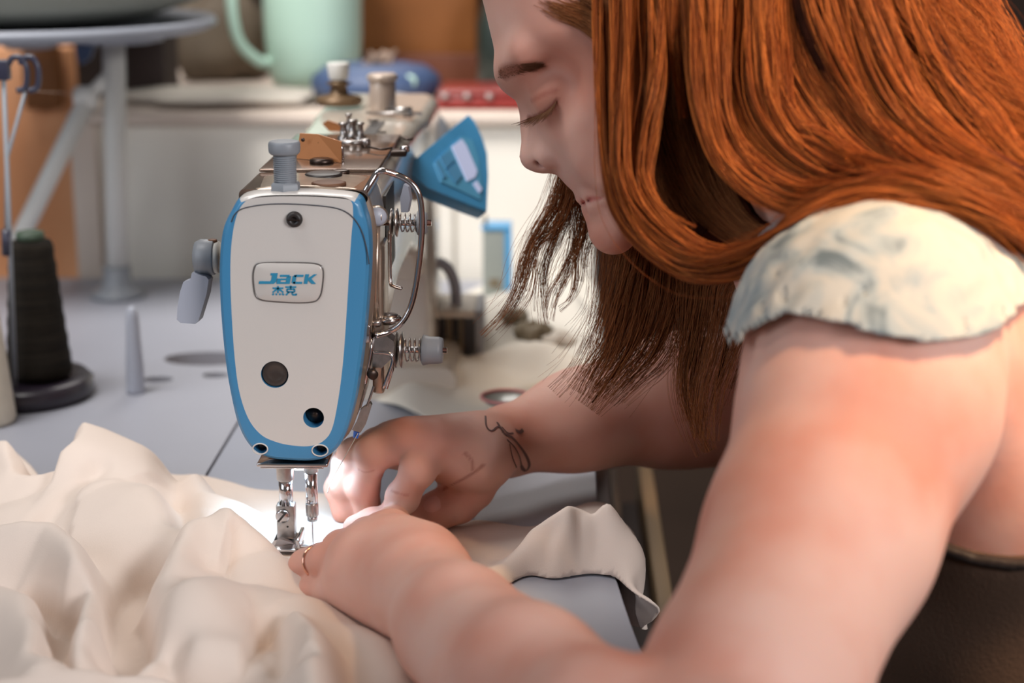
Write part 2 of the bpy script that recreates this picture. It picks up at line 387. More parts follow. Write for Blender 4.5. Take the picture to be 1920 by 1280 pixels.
# dark equipment at the back left of the ledge
e0, e1 = on_ledge(232, 120, YB + .1), on_ledge(312, 120, YB + .1)
e = thing('dark_crate', ((e0.x + e1.x) / 2, YB + .12, LEDGE), 'small dark brown crate on the ledge beside the white post', 'crate')
ob('body', box(e0.x, e1.x, YB + .09, YB + .16, LEDGE, LEDGE + .07, .003), M['shade_dark'], e, smooth='auto')
ob('rim', box(e0.x - .002, e1.x + .002, YB + .088, YB + .162, LEDGE + .0705, LEDGE + .076, .002), mat('rim_dark', rgb(60, 46, 38), 0.6), e, smooth='auto')
M['olive'] = mat('olive', rgb(92, 80, 66), 0.8, vary=0.15, scale=12)
e0, e1 = on_ledge(330, 100, YB + .3), on_ledge(495, 100, YB + .3)
sk = thing('cloth_bundle', ((e0.x + e1.x) / 2, YB + .3, LEDGE), 'dark olive-brown bundle of cloth at the back of the ledge beside the mint jug', 'cloth')
def blob(c, r, seed, amp=.12, seg=28):
    rr = random.Random(seed); ph = [rr.uniform(0, 6) for _ in range(6)]; V, F = [], []
    n = seg // 2
    for i in range(n + 1):
        th = PI * i / n
        for j in range(seg):
            f = 2 * PI * j / seg
            k = 1 + amp * (math.sin(3 * f + ph[0]) * math.sin(2 * th + ph[1]) + .6 * math.sin(5 * f + ph[2] + 2 * th) + .4 * math.sin(7 * th + ph[3]) * math.cos(2 * f))
            z = max(math.cos(th) * k, -.8)
            V.append((c[0] + r[0] * k * math.sin(th) * math.cos(f), c[1] + r[1] * k * math.sin(th) * math.sin(f), c[2] + r[2] * z))
    for i in range(n):
        for j in range(seg): F.append((i * seg + j, i * seg + (j + 1) % seg, (i + 1) * seg + (j + 1) % seg, (i + 1) * seg + j))
    return V, F
ob('lower_roll', blob(((e0.x + e1.x) / 2, YB + .3, LEDGE + .049), (.060, .05, .06), 3), M['olive'], sk)
ob('upper_roll', blob(((e0.x + e1.x) / 2 + .005, YB + .32, LEDGE + .125), (.045, .04, .05), 5), M['shade_dark'], sk)
# soft white cloth lying over the ledge
M['white_cloth'] = mat('white_cloth', rgb(206, 198, 186), 0.85, vary=0.04, scale=20, bump=0.3, bscale=300)
w0 = on_ledge(400, 160, YB + .06)
ob('folded_cloth', blob((w0.x + .005, YB + .06, LEDGE + .0085), (.105, .045, .0085), 9, .16, 40), M['white_cloth'], label='low white folded cloth lying along the ledge', cat='cloth')

# ------------------------------------------------------------------ spool stand, left
cb = Z(78, 742); cb.z = 0.0
ck = thing('thread_spool_stand', (cb.x - .012, cb.y, 0), 'dark round spool stand base with thin rods and hooks at the left edge', 'spool stand')
ob('base_disc', lathe((cb.x - .012, cb.y, 0.0003), (0, 0, 1), [(0, .048), (.004, .051), (.012, .051), (.016, .047), (.014, .030), (.015, .010)], 56), M['disc_plastic'], ck)
rx = Z(20, 780).x
r0 = Vector((Z(14, 780).x, cb.y - .03, .012)); rt = Y(6, 130, cb.y - .03)
ob('rod', tube([r0, (rt.x, cb.y - .03, rt.z)], .0018, 12), M['grey_plastic'], ck)
ra, rb_ = Y(12, 445, cb.y - .03), Y(47, 172, cb.y - .03)
ob('rod', tube([Y(12, 480, cb.y - .03), Y(12, 300, cb.y - .03), rb_], .0014, 12), M['grey_plastic'], ck)
ob('sleeve', tube([Y(12, 430, cb.y - .03), Y(13, 478, cb.y - .03)], .0036, 16), M['navy_plastic'], ck)
for px in ((28,), (50,)):
    c = px[0]
    ob('hook', tube(catmull([Y(c + 4, 170, cb.y - .03), Y(c + 20, 163, cb.y - .03), Y(c + 22, 130, cb.y - .03), Y(c + 12, 110, cb.y - .03), Y(c - 4, 108, cb.y - .03), Y(c - 12, 120, cb.y - .03)], 6), .0022, 12), M['navy_plastic'], ck)
ob('hook_block', box(Y(-10, 100, cb.y - .03).x, Y(16, 100, cb.y - .03).x, cb.y - .034, cb.y - .026, Y(6, 150, cb.y - .03).z, Y(6, 112, cb.y - .03).z, .001), M['navy_plastic'], ck, smooth='auto')
cn = thing('thread_cone', (cb.x, cb.y, .017), 'large cone of black thread standing on the dark round base', 'thread cone')
h_ = Y(75, 478, cb.y).z
ob('winding', lathe((cb.x, cb.y, .0165), (0, 0, 1), [(0, .0225), (.004, .0245), (.012, .0238)] + [(.012 + (h_ - .022) * t, .0238 - .0078 * t + .0004 * math.sin(t * 40)) for t in np.linspace(.05, 1, 24)] + [(h_ - .006, .0148), (h_ - .005, .010)], 56), M['thread_black'], cn)
ob('core', lathe((cb.x, cb.y, h_ + .0115), (0, 0, 1), [(0, .0105), (.003, .0105), (.006, .0098), (.007, .006), (.003, .005)], 32), mat('cone_core', rgb(62, 78, 62), 0.5), cn, label='dull green cone tip')
cw = Y(-30, 600, cb.y - .055)
cn2 = thing('thread_cone', (cw.x, cb.y - .06, .0), 'cone of cream white thread cut by the left edge of the picture', 'thread cone')
ob('winding', lathe((cw.x, cb.y - .068, .0004), (0, 0, 1), [(0, .020), (.004, .0215), (.010, .021), (.10, .0135), (.104, .012), (.105, .008)], 48), M['thread_cream'], cn2)
ob('core', lathe((cw.x, cb.y - .068, .106), (0, 0, 1), [(0, .008), (.005, .0075), (.006, .005)], 24), M['metal_white'], cn2)

pg = Z(255, 736)
pt = Y(247, 575, pg.y)
ob('rest_pin', lathe((pg.x, pg.y, 0.0004), (pt.x - pg.x, 0, pt.z), [(0, .0072), (.002, .0072), (.02, .0068), (pt.z * .9, .0046), (pt.z * .97, .0038), (pt.z, .002)], 28), M['pale_grey_plastic'], label='pale blue-grey tapered pin standing on the table', cat='pin')
# threads running from the stand
ob('loose_thread', tube([rb_ + Vector((.004, .004, 0)), Y(150, 176, pb.y - .05)], .0003, 5), M['tuft'], label='thin beige thread from spool hook to the white post', cat='thread')
# ------------------------------------------------------------------ sewing machine
YF = -0.034                                     # plane of the face cover
sm = thing('sewing_machine', (0.0, 0.16, 0.0), 'white and blue industrial sewing machine with JACK badge, front end facing the camera', 'sewing machine')
def F(px, py, dy=0.0):                          # point on the face plane, pushed back by dy (real machine coordinates)
    v = Y(px, py, YF); return Vector((v.x, YF + dy, v.z))
outer_px = [(452,370),(432,395),(415,435),(409,500),(411,580),(419,670),(430,740),(445,800),(468,840),(500,860),(545,866),(590,866),(618,856),(643,827),(662,770),(676,690),(686,600),(693,500),(692,440),(684,402),(668,372),(610,364),(560,362),(500,363)]
inner_px = [(466,374),(447,396),(436,440),(432,500),(434,580),(440,670),(449,735),(466,785),(490,815),(520,829),(550,835),(580,836),(604,828),(622,805),(634,750),(643,680),(649,600),(655,500),(659,440),(662,402),(655,374),(610,367.5),(560,365.5),(500,366.5)]
outer = [F(*p) for p in outer_px]; inner = [F(*p) for p in inner_px]
ND = 6
oc = [Vector(v) for v in catmull(outer, ND, True)]; ic = [Vector(v) for v in catmull(inner, ND, True)]
cen = sum(oc, Vector()) / len(oc)
def shr(c, k, dy):
    out = []
    n = len(c)
    for i, p in enumerate(c):
        t = (c[(i + 1) % n] - c[i - 1]).normalized(); nrm = Vector((t.z, 0, -t.x))
        if nrm.dot(cen - p) < 0: nrm = -nrm
        out.append(Vector((p.x, YF + dy, p.z)) + nrm * k)
    return out
rings = [shr(oc, 0, .016), shr(oc, 0, .005), shr(oc, .0006, .002), shr(oc, .0022, .0004), [p.lerp(q, .45) + Vector((0, 0, 0)) for p, q in zip(shr(oc, .0022, .0002), ic)], ic]
for r_ in rings[4:]:
    for p in r_: p.y = YF
V, Fc = loft(rings, cap0=False, cap1=False)
n = len(oc); nb = len(Fc)
# white centre: fan of two rings
r5 = [p.lerp(cen, .5) for p in ic]
for p in r5: p.y = YF
base = len(V); V += [tuple(p) for p in r5]
for i in range(n): Fc.append((5 * n + i, 5 * n + (i + 1) % n, base + (i + 1) % n, base + i))
Fc.append(tuple(range(base, base + n)))
# back closing face so the cover is solid
Fc.append(tuple(range(n))[::-1])
fcov = ob('face_cover', (V, Fc), [M['blue_enamel'], M['white_enamel'], M['rubber']], sm, smooth=True)
topi = set(range(20 * ND, 24 * ND)) | {0}       # the crown of the cover is white to its edge
for k, p in enumerate(fcov.data.polygons):
    if k >= nb: p.material_index = 1
    elif (k % n) in topi: p.material_index = 1
fcov.data.polygons[len(Fc) - 1].material_index = 1
def hole(px, py, r, rz=None, depth=.008):
    c = F(px, py); rz = rz or r; seg = 32
    ring = lambda y: [Vector((c.x + r * math.cos(2 * PI * i / seg), y, c.z + rz * math.sin(2 * PI * i / seg))) for i in range(seg)]
    return loft([ring(YF - .002), ring(YF + depth)])
MM = .000302                                     # metres per picture pixel on the face plane, for sizes only
boolean_cut(fcov, [hole(515, 702, 25 * MM, depth=.006), hole(588, 783, 19 * MM, depth=.010), hole(488, 841, 13 * MM, 9.5 * MM, .008), hole(600, 844, 14 * MM, 10 * MM, .008), hole(552, 411, 14.5 * MM, depth=.002)])
bmx = bmesh.new(); bmx.from_mesh(fcov.data)
for e in bmx.edges:
    if len(e.link_faces) == 2 and e.calc_face_angle(0) > math.radians(32): e.smooth = False
bmx.to_mesh(fcov.data); bmx.free()
# things in the holes
c = F(515, 702)
ob('hole_plug', lathe((c.x, YF + .0055, c.z), (0, -1, 0), [(0, .0073), (.0035, .0073), (.0045, .0066), (.0030, .004), (.0028, .001)], 32), M['rubber'], sm, label='dark glossy round plug')
c = F(588, 783)
ob('hole_filling', lathe((c.x, YF + .0095, c.z), (0, -1, 0), [(0, .0055), (.001, .0055), (.004, .0025), (.005, .0012)], 24), M['dark_metal'], sm)
for p_ in ((488, 841), (600, 844)):
    c = F(*p_); ob('deep_screw', lathe((c.x, YF + .0078, c.z), (0, -1, 0), [(0, .0027), (.001, .0027), (.0022, .0018)], 20), M['dark_metal'], sm)
    seg = 36; rr = (13.6 if p_[0] < 500 else 14.6) * MM; rz = rr * .74
    ob('hole_rim', tube([Vector((c.x + rr * math.cos(2 * PI * i / seg), YF - .0002, c.z + rz * math.sin(2 * PI * i / seg))) for i in range(seg)], .0004, 8, closed=True), M['white_enamel'], sm)
c = F(552, 411)
scr = ob('cover_screw', lathe((c.x, YF + .0018, c.z), (0, -1, 0), [(0, .0042), (.003, .0042), (.0042, .0036), (.0044, .0018), (.0030, .0016)], 32), M['black'], sm)
ob('screw_slot', box(c.x - .0033, c.x + .0033, YF - .0028, YF - .0024, c.z - .0004, c.z + .0004), M['dark_metal'], scr, smooth=False)
# seam of the cap
sp_ = [F(*p, -.00015) for p in [(434,416),(440,402),(455,391),(490,384),(530,382),(580,384),(625,389),(650,398),(668,415),(680,438),(688,468),(692,495)]]
ob('cap_seam', tube(catmull(sp_, 6), .00035, 6), M['seam'], sm)
# badge
bpx = [(478,500),(484,494),(500,492),(540,492),(580,493),(598,496),(605,503),(606,520),(603,545),(598,558),(588,565),(560,567),(520,565),(492,562),(480,554),(476,535),(475,515)]
bc = [Vector(v) for v in catmull([F(*p) for p in bpx], 4, True)]
bcen = sum(bc, Vector()) / len(bc)
def bs(k, dy): return [Vector((bcen.x + (p.x - bcen.x) * k, YF + dy, bcen.z + (p.z - bcen.z) * k)) for p in bc]
bad = ob('badge', loft([bs(.985, .0002), bs(.985, -.0006), bs(.95, -.0010), bs(.5, -.0012)], False, True), M['badge'], sm)
ob('badge_rim', tube(bs(1, -.0003), .00045, 8, closed=True), M['badge_rim'], bad)
def letters(polys, name, z0=0.0011, th=.0004, parent=bad):
    g = []
    for po in polys:
        pts = [Vector((F(*p).x, YF - z0 - th, F(*p).z)) for p in po]
        g.append(prism(pts, (0, th, 0)))
    return ob(name, merge(*g), M['letter_blue'], parent, smooth=False)
# JACK wordmark, slanted strokes (pixel outlines on the cover plane)
sl = lambda x, y: (x + (531 - y) * .18, y)
def S(pts): return [sl(*p) for p in pts]
J = [S([(505,511),(518,511),(518,527),(514,531),(486,531),(486,526),(506,526),(508,524),(508,515),(505,515)])]
A = [S([(522,514),(541,514),(544,517),(544,531),(522,531),(519,528),(519,522),(522,520),(536,520),(536,518),(522,518)])]
A = [S([(523,514),(541,514),(541,518),(523,518)]), S([(536,518),(544,516),(544,531),(536,531)]), S([(519,521),(536,521),(536,524),(519,524)]), S([(519,524),(526,524),(526,531),(519,531)]), S([(526,527.5),(536,527.5),(536,531),(526,531)])]
C_ = [S([(550,514),(567,514),(567,518),(550,518)]), S([(547,516),(554,514),(554,531),(547,529)]), S([(550,527),(567,527),(567,531),(550,531)])]
K = [S([(570,513),(577,513),(577,531),(570,531)]), S([(577,520),(586,513),(592,513),(583,521.5),(593,531),(585,531),(577,524)])]
letters(J + A + C_ + K, 'wordmark')
ch = lambda x, y: (x, y)
q = 1.15
def bar(x0, y0, x1, y1, w=1.5):
    dx, dy = x1 - x0, y1 - y0; L = math.hypot(dx, dy) or 1; nx, ny = -dy / L * w, dx / L * w
    return [(x0 + nx, y0 + ny), (x1 + nx, y1 + ny), (x1 - nx, y1 - ny), (x0 - nx, y0 - ny)]
jie = [bar(512,539,532,539), bar(522,535,522,548), bar(521,540,512,547), bar(523,540,532,547), bar(514,549,512,552), bar(519,549,519,552), bar(525,549,526,552), bar(530,549,533,552)]
ke = [bar(536,537,556,537), bar(546,534,546,541), bar(539,541,553,541), bar(539,541,539,546), bar(553,541,553,546), bar(539,546,553,546), bar(543,546,537,552), bar(549,546,549,551), bar(549,551.5,557,551.5), bar(556,551,556.5,549)]
letters(jie + ke, 'wordmark_characters')

# head casting behind the cover
casting_px = [(448,372),(430,396),(413,436),(407,500),(409,580),(416,670),(426,745),(438,805),(455,842),(487,857),(545,862),(590,862),(620,853),(649,827),(668,770),(682,690),(692,600),(698,500),(698,440),(690,400),(672,370),(610,362),(560,360),(500,361)]
cc = [Vector(v) for v in catmull([F(*p) for p in casting_px], ND, True)]
rings = [shr(cc, 0, .0165), shr(cc, -.0004, .020), shr(cc, 0, .024), shr(cc, -.0008, .060), shr(cc, .002, .072), shr(cc, .010, .0755)]
ob('head_casting', loft(rings), [M['side_metal']], sm)
# arm
def rrect(xc, zc, w, h, r, y, n=6):
    out = []
    for cx, cz, a0 in ((w - r, h - r, 0), (-w + r, h - r, 90), (-w + r, -h + r, 180), (w - r, -h + r, 270)):
        for k in range(n + 1):
            a = math.radians(a0 + 90 * k / n); out.append(Vector((xc + cx + r * math.cos(a), y, zc + cz + r * math.sin(a))))
    return out
ZT = F(560, 366).z
xm = F(560, 366).x - .002
AR = [(.030, .0365, .052), (.10, .039, .040), (.20, .039, .040), (.27, .040, .048), (.30, .041, .060), (.315, .043, ZT / 2), (.43, .043, ZT / 2), (.445, .040, ZT / 2 - .002)]
rings = [rrect(xm + .003, ZT - h, w, h, .010, y) for y, w, h in AR]
ob('arm', loft(rings), M['cream_enamel'], sm, smooth='auto')
ob('arm_top_cover', box(xm - .032, xm + .037, .0415, .19, ZT + .0002, ZT + .0022, .001), mat('top_cover', rgb(120, 98, 84), 0.22, 0.55, coat=0.6, vary=.12, scale=30), sm, smooth='auto', label='glossy brown top cover')  # brown ceiling reflection on the white arm, put into the colour
ob('head_top', loft([rrect(xm + .002, ZT - .0035, .0350, .0038, .003, -.0175), rrect(xm + .002, ZT - .0035, .0350, .0038, .003, .0410)]), mat('head_top', rgb(124, 100, 86), 0.22, 0.55, coat=0.6, vary=.12, scale=30), sm, smooth='auto')  # brown reflection put into the head top's colour as well
ob('bed', box(-.0858, .092, -.195, .4480, .0004, .0012, .0004), M['bed_top'], sm, smooth='auto')
ob('pillar_foot', loft([rrect(xm + .003, .014, .062, .0125, .010, .30), rrect(xm + .003, .014, .062, .0125, .010, .446)]), M['cream_enamel'], sm, smooth='auto')
ob('needle_plate', box(-.020, .022, -.040, .012, .0013, .0020, .0002), M['chrome'], sm, smooth='auto')
hw = xm + .003
ob('handwheel', lathe((hw, .452, ZT - .055), (0, 1, 0), [(0, .02), (.004, .048), (.010, .054), (.020, .054), (.026, .046), (.030, .015)], 48), M['grey_plastic'], sm)
ob('oil_cap', lathe(Vector((F(604, 362).x, -.006, ZT + .0008)), (0, 0, 1), [(0, .0095), (.0015, .0095), (.002, .008)], 32), M['hole_brown'], sm)
ob('oil_cap', lathe(Vector((Y(607, 342, .022).x, .022, ZT + .0008)), (0, 0, 1), [(0, .0105), (.0018, .0105), (.0024, .009)], 32), M['black'], sm)
ob('oil_cap', lathe(Vector((Y(640, 333, .035).x, .033, ZT + .0008)), (0, 0, 1), [(0, .005), (.0018, .005), (.0024, .004)], 24), M['dark_metal'], sm)

# presser regulator post on top
yr = YF + .012
def RP(px, py): return Y(px, py, yr)
c0 = RP(536, 366); k = .000305
zt = lambda py: RP(536, py).z
kn = thing_z = None
ob('regulator_nut', lathe((c0.x, yr, zt(368)), (0, 0, 1), [(0, 26 * k), (.001, 27.5 * k), (zt(341) - zt(368) - .001, 27 * k), (zt(341) - zt(368), 24 * k)], 6), M['grey_plastic'], sm, smooth='auto')
pr = []
z0_, z1_ = zt(341), zt(290)
nth = 13
for i in range(nth * 4 + 1):
    t = i / (nth * 4); pr.append((z1_ * t + z0_ * (1 - t) - z0_, (20.5 if i % 4 in (0, 3) else 17.6) * k))
ob('regulator_thread', lathe((c0.x, yr, z0_), (0, 0, 1), pr, 32), M['grey_plastic'], sm)
hC = zt(263) - zt(288)
ob('regulator_cap', lathe((c0.x, yr, zt(289)), (0, 0, 1), [(0, 24 * k), (.001, 27 * k), (.0025, 28 * k), (hC - .0015, 28 * k), (hC - .0004, 26.5 * k), (hC, 24 * k), (hC - .0007, 10 * k)], 36), M['grey_plastic'], sm)

# lifting lever on the far (left) side
yl = YF + .030
def LP(px, py, dy=0): v = Y(px, py, yl); return Vector((v.x, yl + dy, v.z))
a0, a1 = LP(410, 482), LP(392, 483)
lv = ob('lever_boss', merge(lathe(LP(411, 482), (-1, 0, 0), [(0, .0088), (.0042, .0088)], 28)), M['metal_white'], sm)
ob('lever_hub', lathe(LP(403, 482), (-1, 0, 0), [(0, .0096), (.0006, .0100), (.0080, .0100), (.0108, .0085), (.0118, .005)], 32), M['grey_plastic'], sm)
ob('hub_screw', lathe(LP(398, 455), (0, 0, 1), [(0, .0028), (.0016, .0028), (.002, .002)], 16), M['hole_brown'], sm)
pd = [(366,505),(392,512),(397,518),(393,545),(384,575),(378,594),(372,600),(345,598),(338,592),(339,570),(344,540),(350,522),(363,518)]
pdv = [LP(*p, -.009) for p in pd]
ob('lever_paddle', loft([[v + Vector((0, 0, 0)) for v in pdv], [v + Vector((.0004, .0035, 0)) for v in pdv], [v + Vector((.001, .0075, .0)) for v in pdv]]), M['pale_grey_plastic'], sm, smooth='auto')

# chrome thread guard on the operator's side
yg = YF + .022
def GP(px, py, dy=0): v = Y(px, py, yg + dy); return v
gp = [GP(676, 374, -.004), GP(690, 350, -.003), GP(704, 327), GP(711, 321), GP(722, 321), GP(742, 327, .002), GP(762, 336, .002), GP(779, 352, .002), GP(788, 375, .002), GP(791, 410, .002), GP(790, 450, .002), GP(785, 500, .002), GP(778, 545, .002), GP(768, 580, .002), GP(752, 606, 0), GP(730, 621, 0), GP(704, 629, -.004)]
ob('thread_guard', tube(catmull(gp, 7), .0017, 14), M['chrome'], sm)
ob('guard_clamp', merge(box(GP(684, 600).x, GP(697, 600).x, yg - .010, yg + .004, GP(684, 634).z, GP(684, 602).z, .0006)), M['chrome'], sm, smooth='auto')
ob('guard_screw', lathe(GP(705, 608, .002), (0, -.3, 1), [(0, .0034), (.003, .0034), (.0036, .0026), (.0036, .0012)], 20), M['steel'], sm)
def tension(px, py, dy, r, knobr, knobL, name):
    c = GP(px, py, dy); ax = Vector((1, -.05, 0)); g = []
    ob('tension_disc', merge(lathe(c, ax, [(0, r * .4), (.0006, r), (.0012, r * .95), (.0020, r * .5)], 32), lathe(c + ax * .0028, ax, [(0, r * .5), (.0006, r * .95), (.0012, r), (.0022, r * .4)], 32)), M['steel'], sm)
    ob('tension_stud', cyl(c - ax * .012, c + ax * (knobL + .018), .0018, 16), M['chrome'], sm)
    ob('tension_spring', helix(c + ax * .005, ax, .011, r * .62, 4, .00045), M['steel'], sm)
    kb = c + ax * .0155
    ob('tension_knob', lathe(kb, ax, [(0, knobr * .92), (.0006, knobr), (knobL * .35, knobr * .90), (knobL * .8, knobr * .88), (knobL, knobr * .80), (knobL + .0003, knobr * .3)], 36), M['grey_plastic'], sm)
tension(732, 417, .034, .0082, .0072, .0052, 'upper')
tension(741, 655, .020, .0105, .0088, .0115, 'lower')
# side plates, wires and guides below the guard
ob('side_plate', box(GP(690, 600).x + .001, GP(716, 600).x, -.006, .030, GP(700, 745).z, GP(700, 470).z, .002), M['side_metal'], sm, smooth='auto')
ob('take_up_slot_cover', merge(tube([GP(706, 410, .004), GP(703, 600, .004)], .0022, 10), lathe(GP(700, 404, .004), (1, -.4, .0), [(0, .0058), (.004, .0058), (.007, .004), (.008, .001)], 20)), M['side_metal'], sm, label='take-up lever with round end')
ob('wire_guide', tube(catmull([GP(731, 432, .03), GP(731, 480, .03), GP(732, 528, .028), GP(738, 536, .026), GP(753, 541, .024)], 5), .0011, 10), M['chrome'], sm)
ob('wire_guide', tube(catmull([GP(698, 661, .0), GP(720, 661, 0), GP(732, 664, 0), GP(737, 674, 0), GP(733, 690, 0), GP(719, 727, 0)], 5), .0011, 10), M['chrome'], sm)
ob('wire_guide', tube([GP(733, 668, .003), GP(738, 676, .003), GP(736, 692, .003), GP(724, 728, .003)], .0010, 10), M['chrome'], sm)
ob('wire_guide', tube([GP(695, 634, -.002), GP(696, 660, -.002), GP(690, 690, -.002), GP(684, 718, -.002)], .0013, 10), M['chrome'], sm)
ob('thread_ring', tube([GP(728, 597, .01) + Vector((.0065 * math.cos(a), .0065 * math.sin(a), 0)) for a in np.linspace(0, 2 * PI, 25)[:-1]], .0012, 8, closed=True), M['chrome'], sm)
ob('thread_ring', lathe(GP(728, 606, .012), (0, 0, 1), [(0, .0045), (.003, .0055), (.005, .0055)], 24), M['steel'], sm)
ob('lower_bracket', prism([GP(700, 632), GP(722, 628), GP(738, 640), GP(738, 668), GP(716, 690), GP(698, 688)], (0, .012, 0)), M['steel'], sm, smooth=False)
ob('bracket_screw', lathe(GP(697, 700, -.003), (.4, -1, 0), [(0, .0030), (.003, .0030), (.0036, .002)], 16), M['dark_metal'], sm)
ob('thread_clip', merge(prism([GP(668, 792), GP(676, 768), GP(694, 755), GP(697, 760), GP(686, 795), GP(676, 811), GP(660, 806)], (0, .004, 0)), tube([GP(688, 762), GP(701, 724)], .0007, 8), tube([GP(676, 764), GP(686, 720)], .0006, 8)), M['steel'], sm, smooth='auto')
ob('blue_tip', prism([GP(663, 806, .001), GP(674, 810, .001), GP(671, 822, .001), GP(662, 820, .001)], (0, .003, 0)), mat('blue_tip', rgb(60, 110, 200), .4), sm, smooth=False)
ob('white_lever_knob', merge(lathe(GP(706, 405, .002), (.3, -1, 0), [(0, .0052), (.003, .0052), (.0045, .0035), (.005, .001)], 20)), M['pale_grey_plastic'], sm)
ob('thread_post', prism([GP(757, 345, .05), GP(765, 350, .05), GP(769, 372, .05), GP(764, 398, .05), GP(752, 398, .05), GP(750, 372, .05)], (.001, .004, 0)), M['pale_grey_plastic'], sm, smooth='auto')
# bottom plate, bars, presser foot, needle
yb = 0.0
ob('bottom_plate', merge(box(F(479, 860).x, F(613, 860).x, YF + .002, YF + .062, F(500, 878, 0).z, F(500, 871).z, .0008), box(F(484, 860).x, F(604, 860).x, YF + .004, YF + .060, F(500, 883).z, F(500, 879).z, .0006)), M['chrome'], sm, smooth='auto')
def N(px, py, y=0.0): return Y(px, py, y)
xp, xn = N(537, 950, 0).x, N(585, 950, 0).x
ob('presser_bar_bush', cyl((xp, 0, N(537, 899).z), (xp, 0, N(537, 868).z + .004), .0050, 28, bev=.0006), M['steel'], sm)
ob('presser_bar', cyl((xp, 0, N(537, 945).z), (xp, 0, N(537, 898).z), .0040, 24), M['chrome'], sm)
ft = ob('presser_foot_clamp', merge(box(xp - .0056, xp + .0050, -.0035, .0045, N(537, 1006).z, N(537, 944).z, .0008)), M['steel'], sm, smooth='auto')
cs = Vector((N(532, 962).x, -.0036, N(532, 962).z))
ob('clamp_screw', merge(lathe(cs, (0, -1, 0), [(0, .0040), (.0022, .0040), (.0028, .0034), (.0028, .0005)], 28)), M['chrome'], ft)
sg = xf(box(-.0036, .0036, -.0004, .0004, -.0006, .0006), Matrix.Translation(cs + Vector((0, -.0028, 0))) @ Matrix.Rotation(math.radians(-50), 4, 'Y'))
ob('clamp_screw_slot', sg, M['black'], ft, smooth=False)
ob('clamp_dot', lathe(Vector((N(541, 983).x, -.0036, N(541, 983).z)), (0, -1, 0), [(0, .0006), (.0002, .0006)], 12), M['black'], ft)
# foot: hinged sole with toe
so = [N(512, 1012), N(517, 1005), N(528, 1002), N(546, 1007), N(560, 1012), N(563, 1026), N(548, 1030), N(520, 1028)]
ob('presser_foot', merge(prism([v + Vector((0, -.007, 0)) for v in so], (0, .016, 0)),
   box(N(520, 1025).x, N(562, 1025).x, -.016, .012, .0046, .0062, .0005), box(N(560, 1025).x, N(568, 1025).x, -.012, .010, .0046, .0105, .0008),
   tube(catmull([N(562, 1024, -.01), N(580, 1024, -.012), N(598, 1021, -.012), N(612, 1018, -.01)], 5), .0011, 10), tube(catmull([N(562, 1020, .004), N(585, 1020, .004), N(606, 1016, .004)], 5), .0009, 8)), M['chrome'], sm, smooth='auto')
ob('needle_bar_bush', cyl((xn, 0, N(585, 884).z), (xn, 0, N(585, 868).z + .004), .0042, 28), M['steel'], sm)
ob('needle_bar', cyl((xn, 0, N(585, 957).z), (xn, 0, N(585, 880).z), .0035, 28), M['chrome'], sm)
ob('needle_clamp', merge(cyl((xn, 0, N(585, 966).z), (xn, 0, N(585, 942).z), .0037, 28, bev=.0004), cyl((xn, 0, N(585, 975).z), (xn, 0, N(585, 966).z), .0030, 20)), M['steel'], sm)
ob('needle', lathe((xn, 0, N(585, 1030).z + .0), (0, 0, 1), [(0, .0001), (.004, .0005), (.018, .0006), (N(585, 975).z - N(585, 1030).z, .0007)], 12), M['chrome'], sm)
ob('needle_thread', tube(catmull([GP(671, 812), GP(650, 850, .004), N(622, 900, .005), N(614, 924, .004)], 4) , .00025, 5), M['white_cloth'], sm)
M['led'] = mat('led', rgb(255, 255, 255), .5, emit=(0.86, 0.94, 1.0, 1), estr=20)
ob('led_lamp', box(N(545, 868).x, N(575, 868).x, .010, .022, N(560, 871, .01).z - .0035, N(560, 871, .01).z - .0005, .001), M['led'], sm, smooth='auto', label='small white LED lamp under the head')
l = bpy.data.lights.new('led_light', 'AREA'); l.energy = 0.085; l.color = (0.46, 0.74, 1.0); l.shape = 'DISK'; l.size = .036
lo = bpy.data.objects.new('led_light', l); COL.objects.link(lo); lo.parent = sm
lo.location = Vector((xn - .006, .014, N(560, 880, 0).z - .0015)) - sm.location
lo.rotation_euler = Vector((.12, -.10, -1)).to_track_quat('-Z', 'Y').to_euler()

# parts along the arm's top
def T(px, py): return Z(px, py, ZT + .0025)
ob('orange_plate', merge(prism([T(556, 297), T(640, 305), T(640, 305) + Vector((0, .0, .0)) + (Y(640, 266, T(640, 305).y) - T(640, 305)), Y(596, 252, T(600, 300).y), Y(562, 250, T(556, 297).y)], (0, .002, 0))), M['copper_plate'], sm, smooth=False)
yo = T(600, 300).y
ob('plate_edge', tube(catmull([Y(625, 262, yo - .002), Y(640, 275, yo - .002), Y(643, 300, yo - .002)], 5), .0008, 8), M['chrome'], sm)
for px, py in ((568, 262), (600, 268), (627, 280)):
    c = Y(px, py, yo - .0004); ob('plate_hole', lathe(c, (0, -1, 0), [(0, .0012), (.0003, .0012)], 14), M['dark_metal'], sm)
ob('plate_foot', merge(lathe(T(603, 305), (0, 0, 1), [(0, .007), (.002, .007), (.0028, .005)], 24)), M['dark_metal'], sm)
v = T(617, 246)
ob('orange_tab', prism([v, v + Vector((.012, 0, 0)), Y(632, 232, v.y), Y(614, 226, v.y), Y(604, 232, v.y)], (0, .003, 0)), M['copper_plate'], sm, smooth=False)
for px, py, r in ((645, 268, .004), (662, 262, .0045), (676, 268, .0035), (655, 250, .003)):
    ob('top_guide', merge(lathe(T(px, py), (0, 0, 1), [(0, r), (.004, r), (.005, r * .6), (.011, r * .5), (.012, r * .8), (.013, r * .7)], 18)), M['steel'], sm)
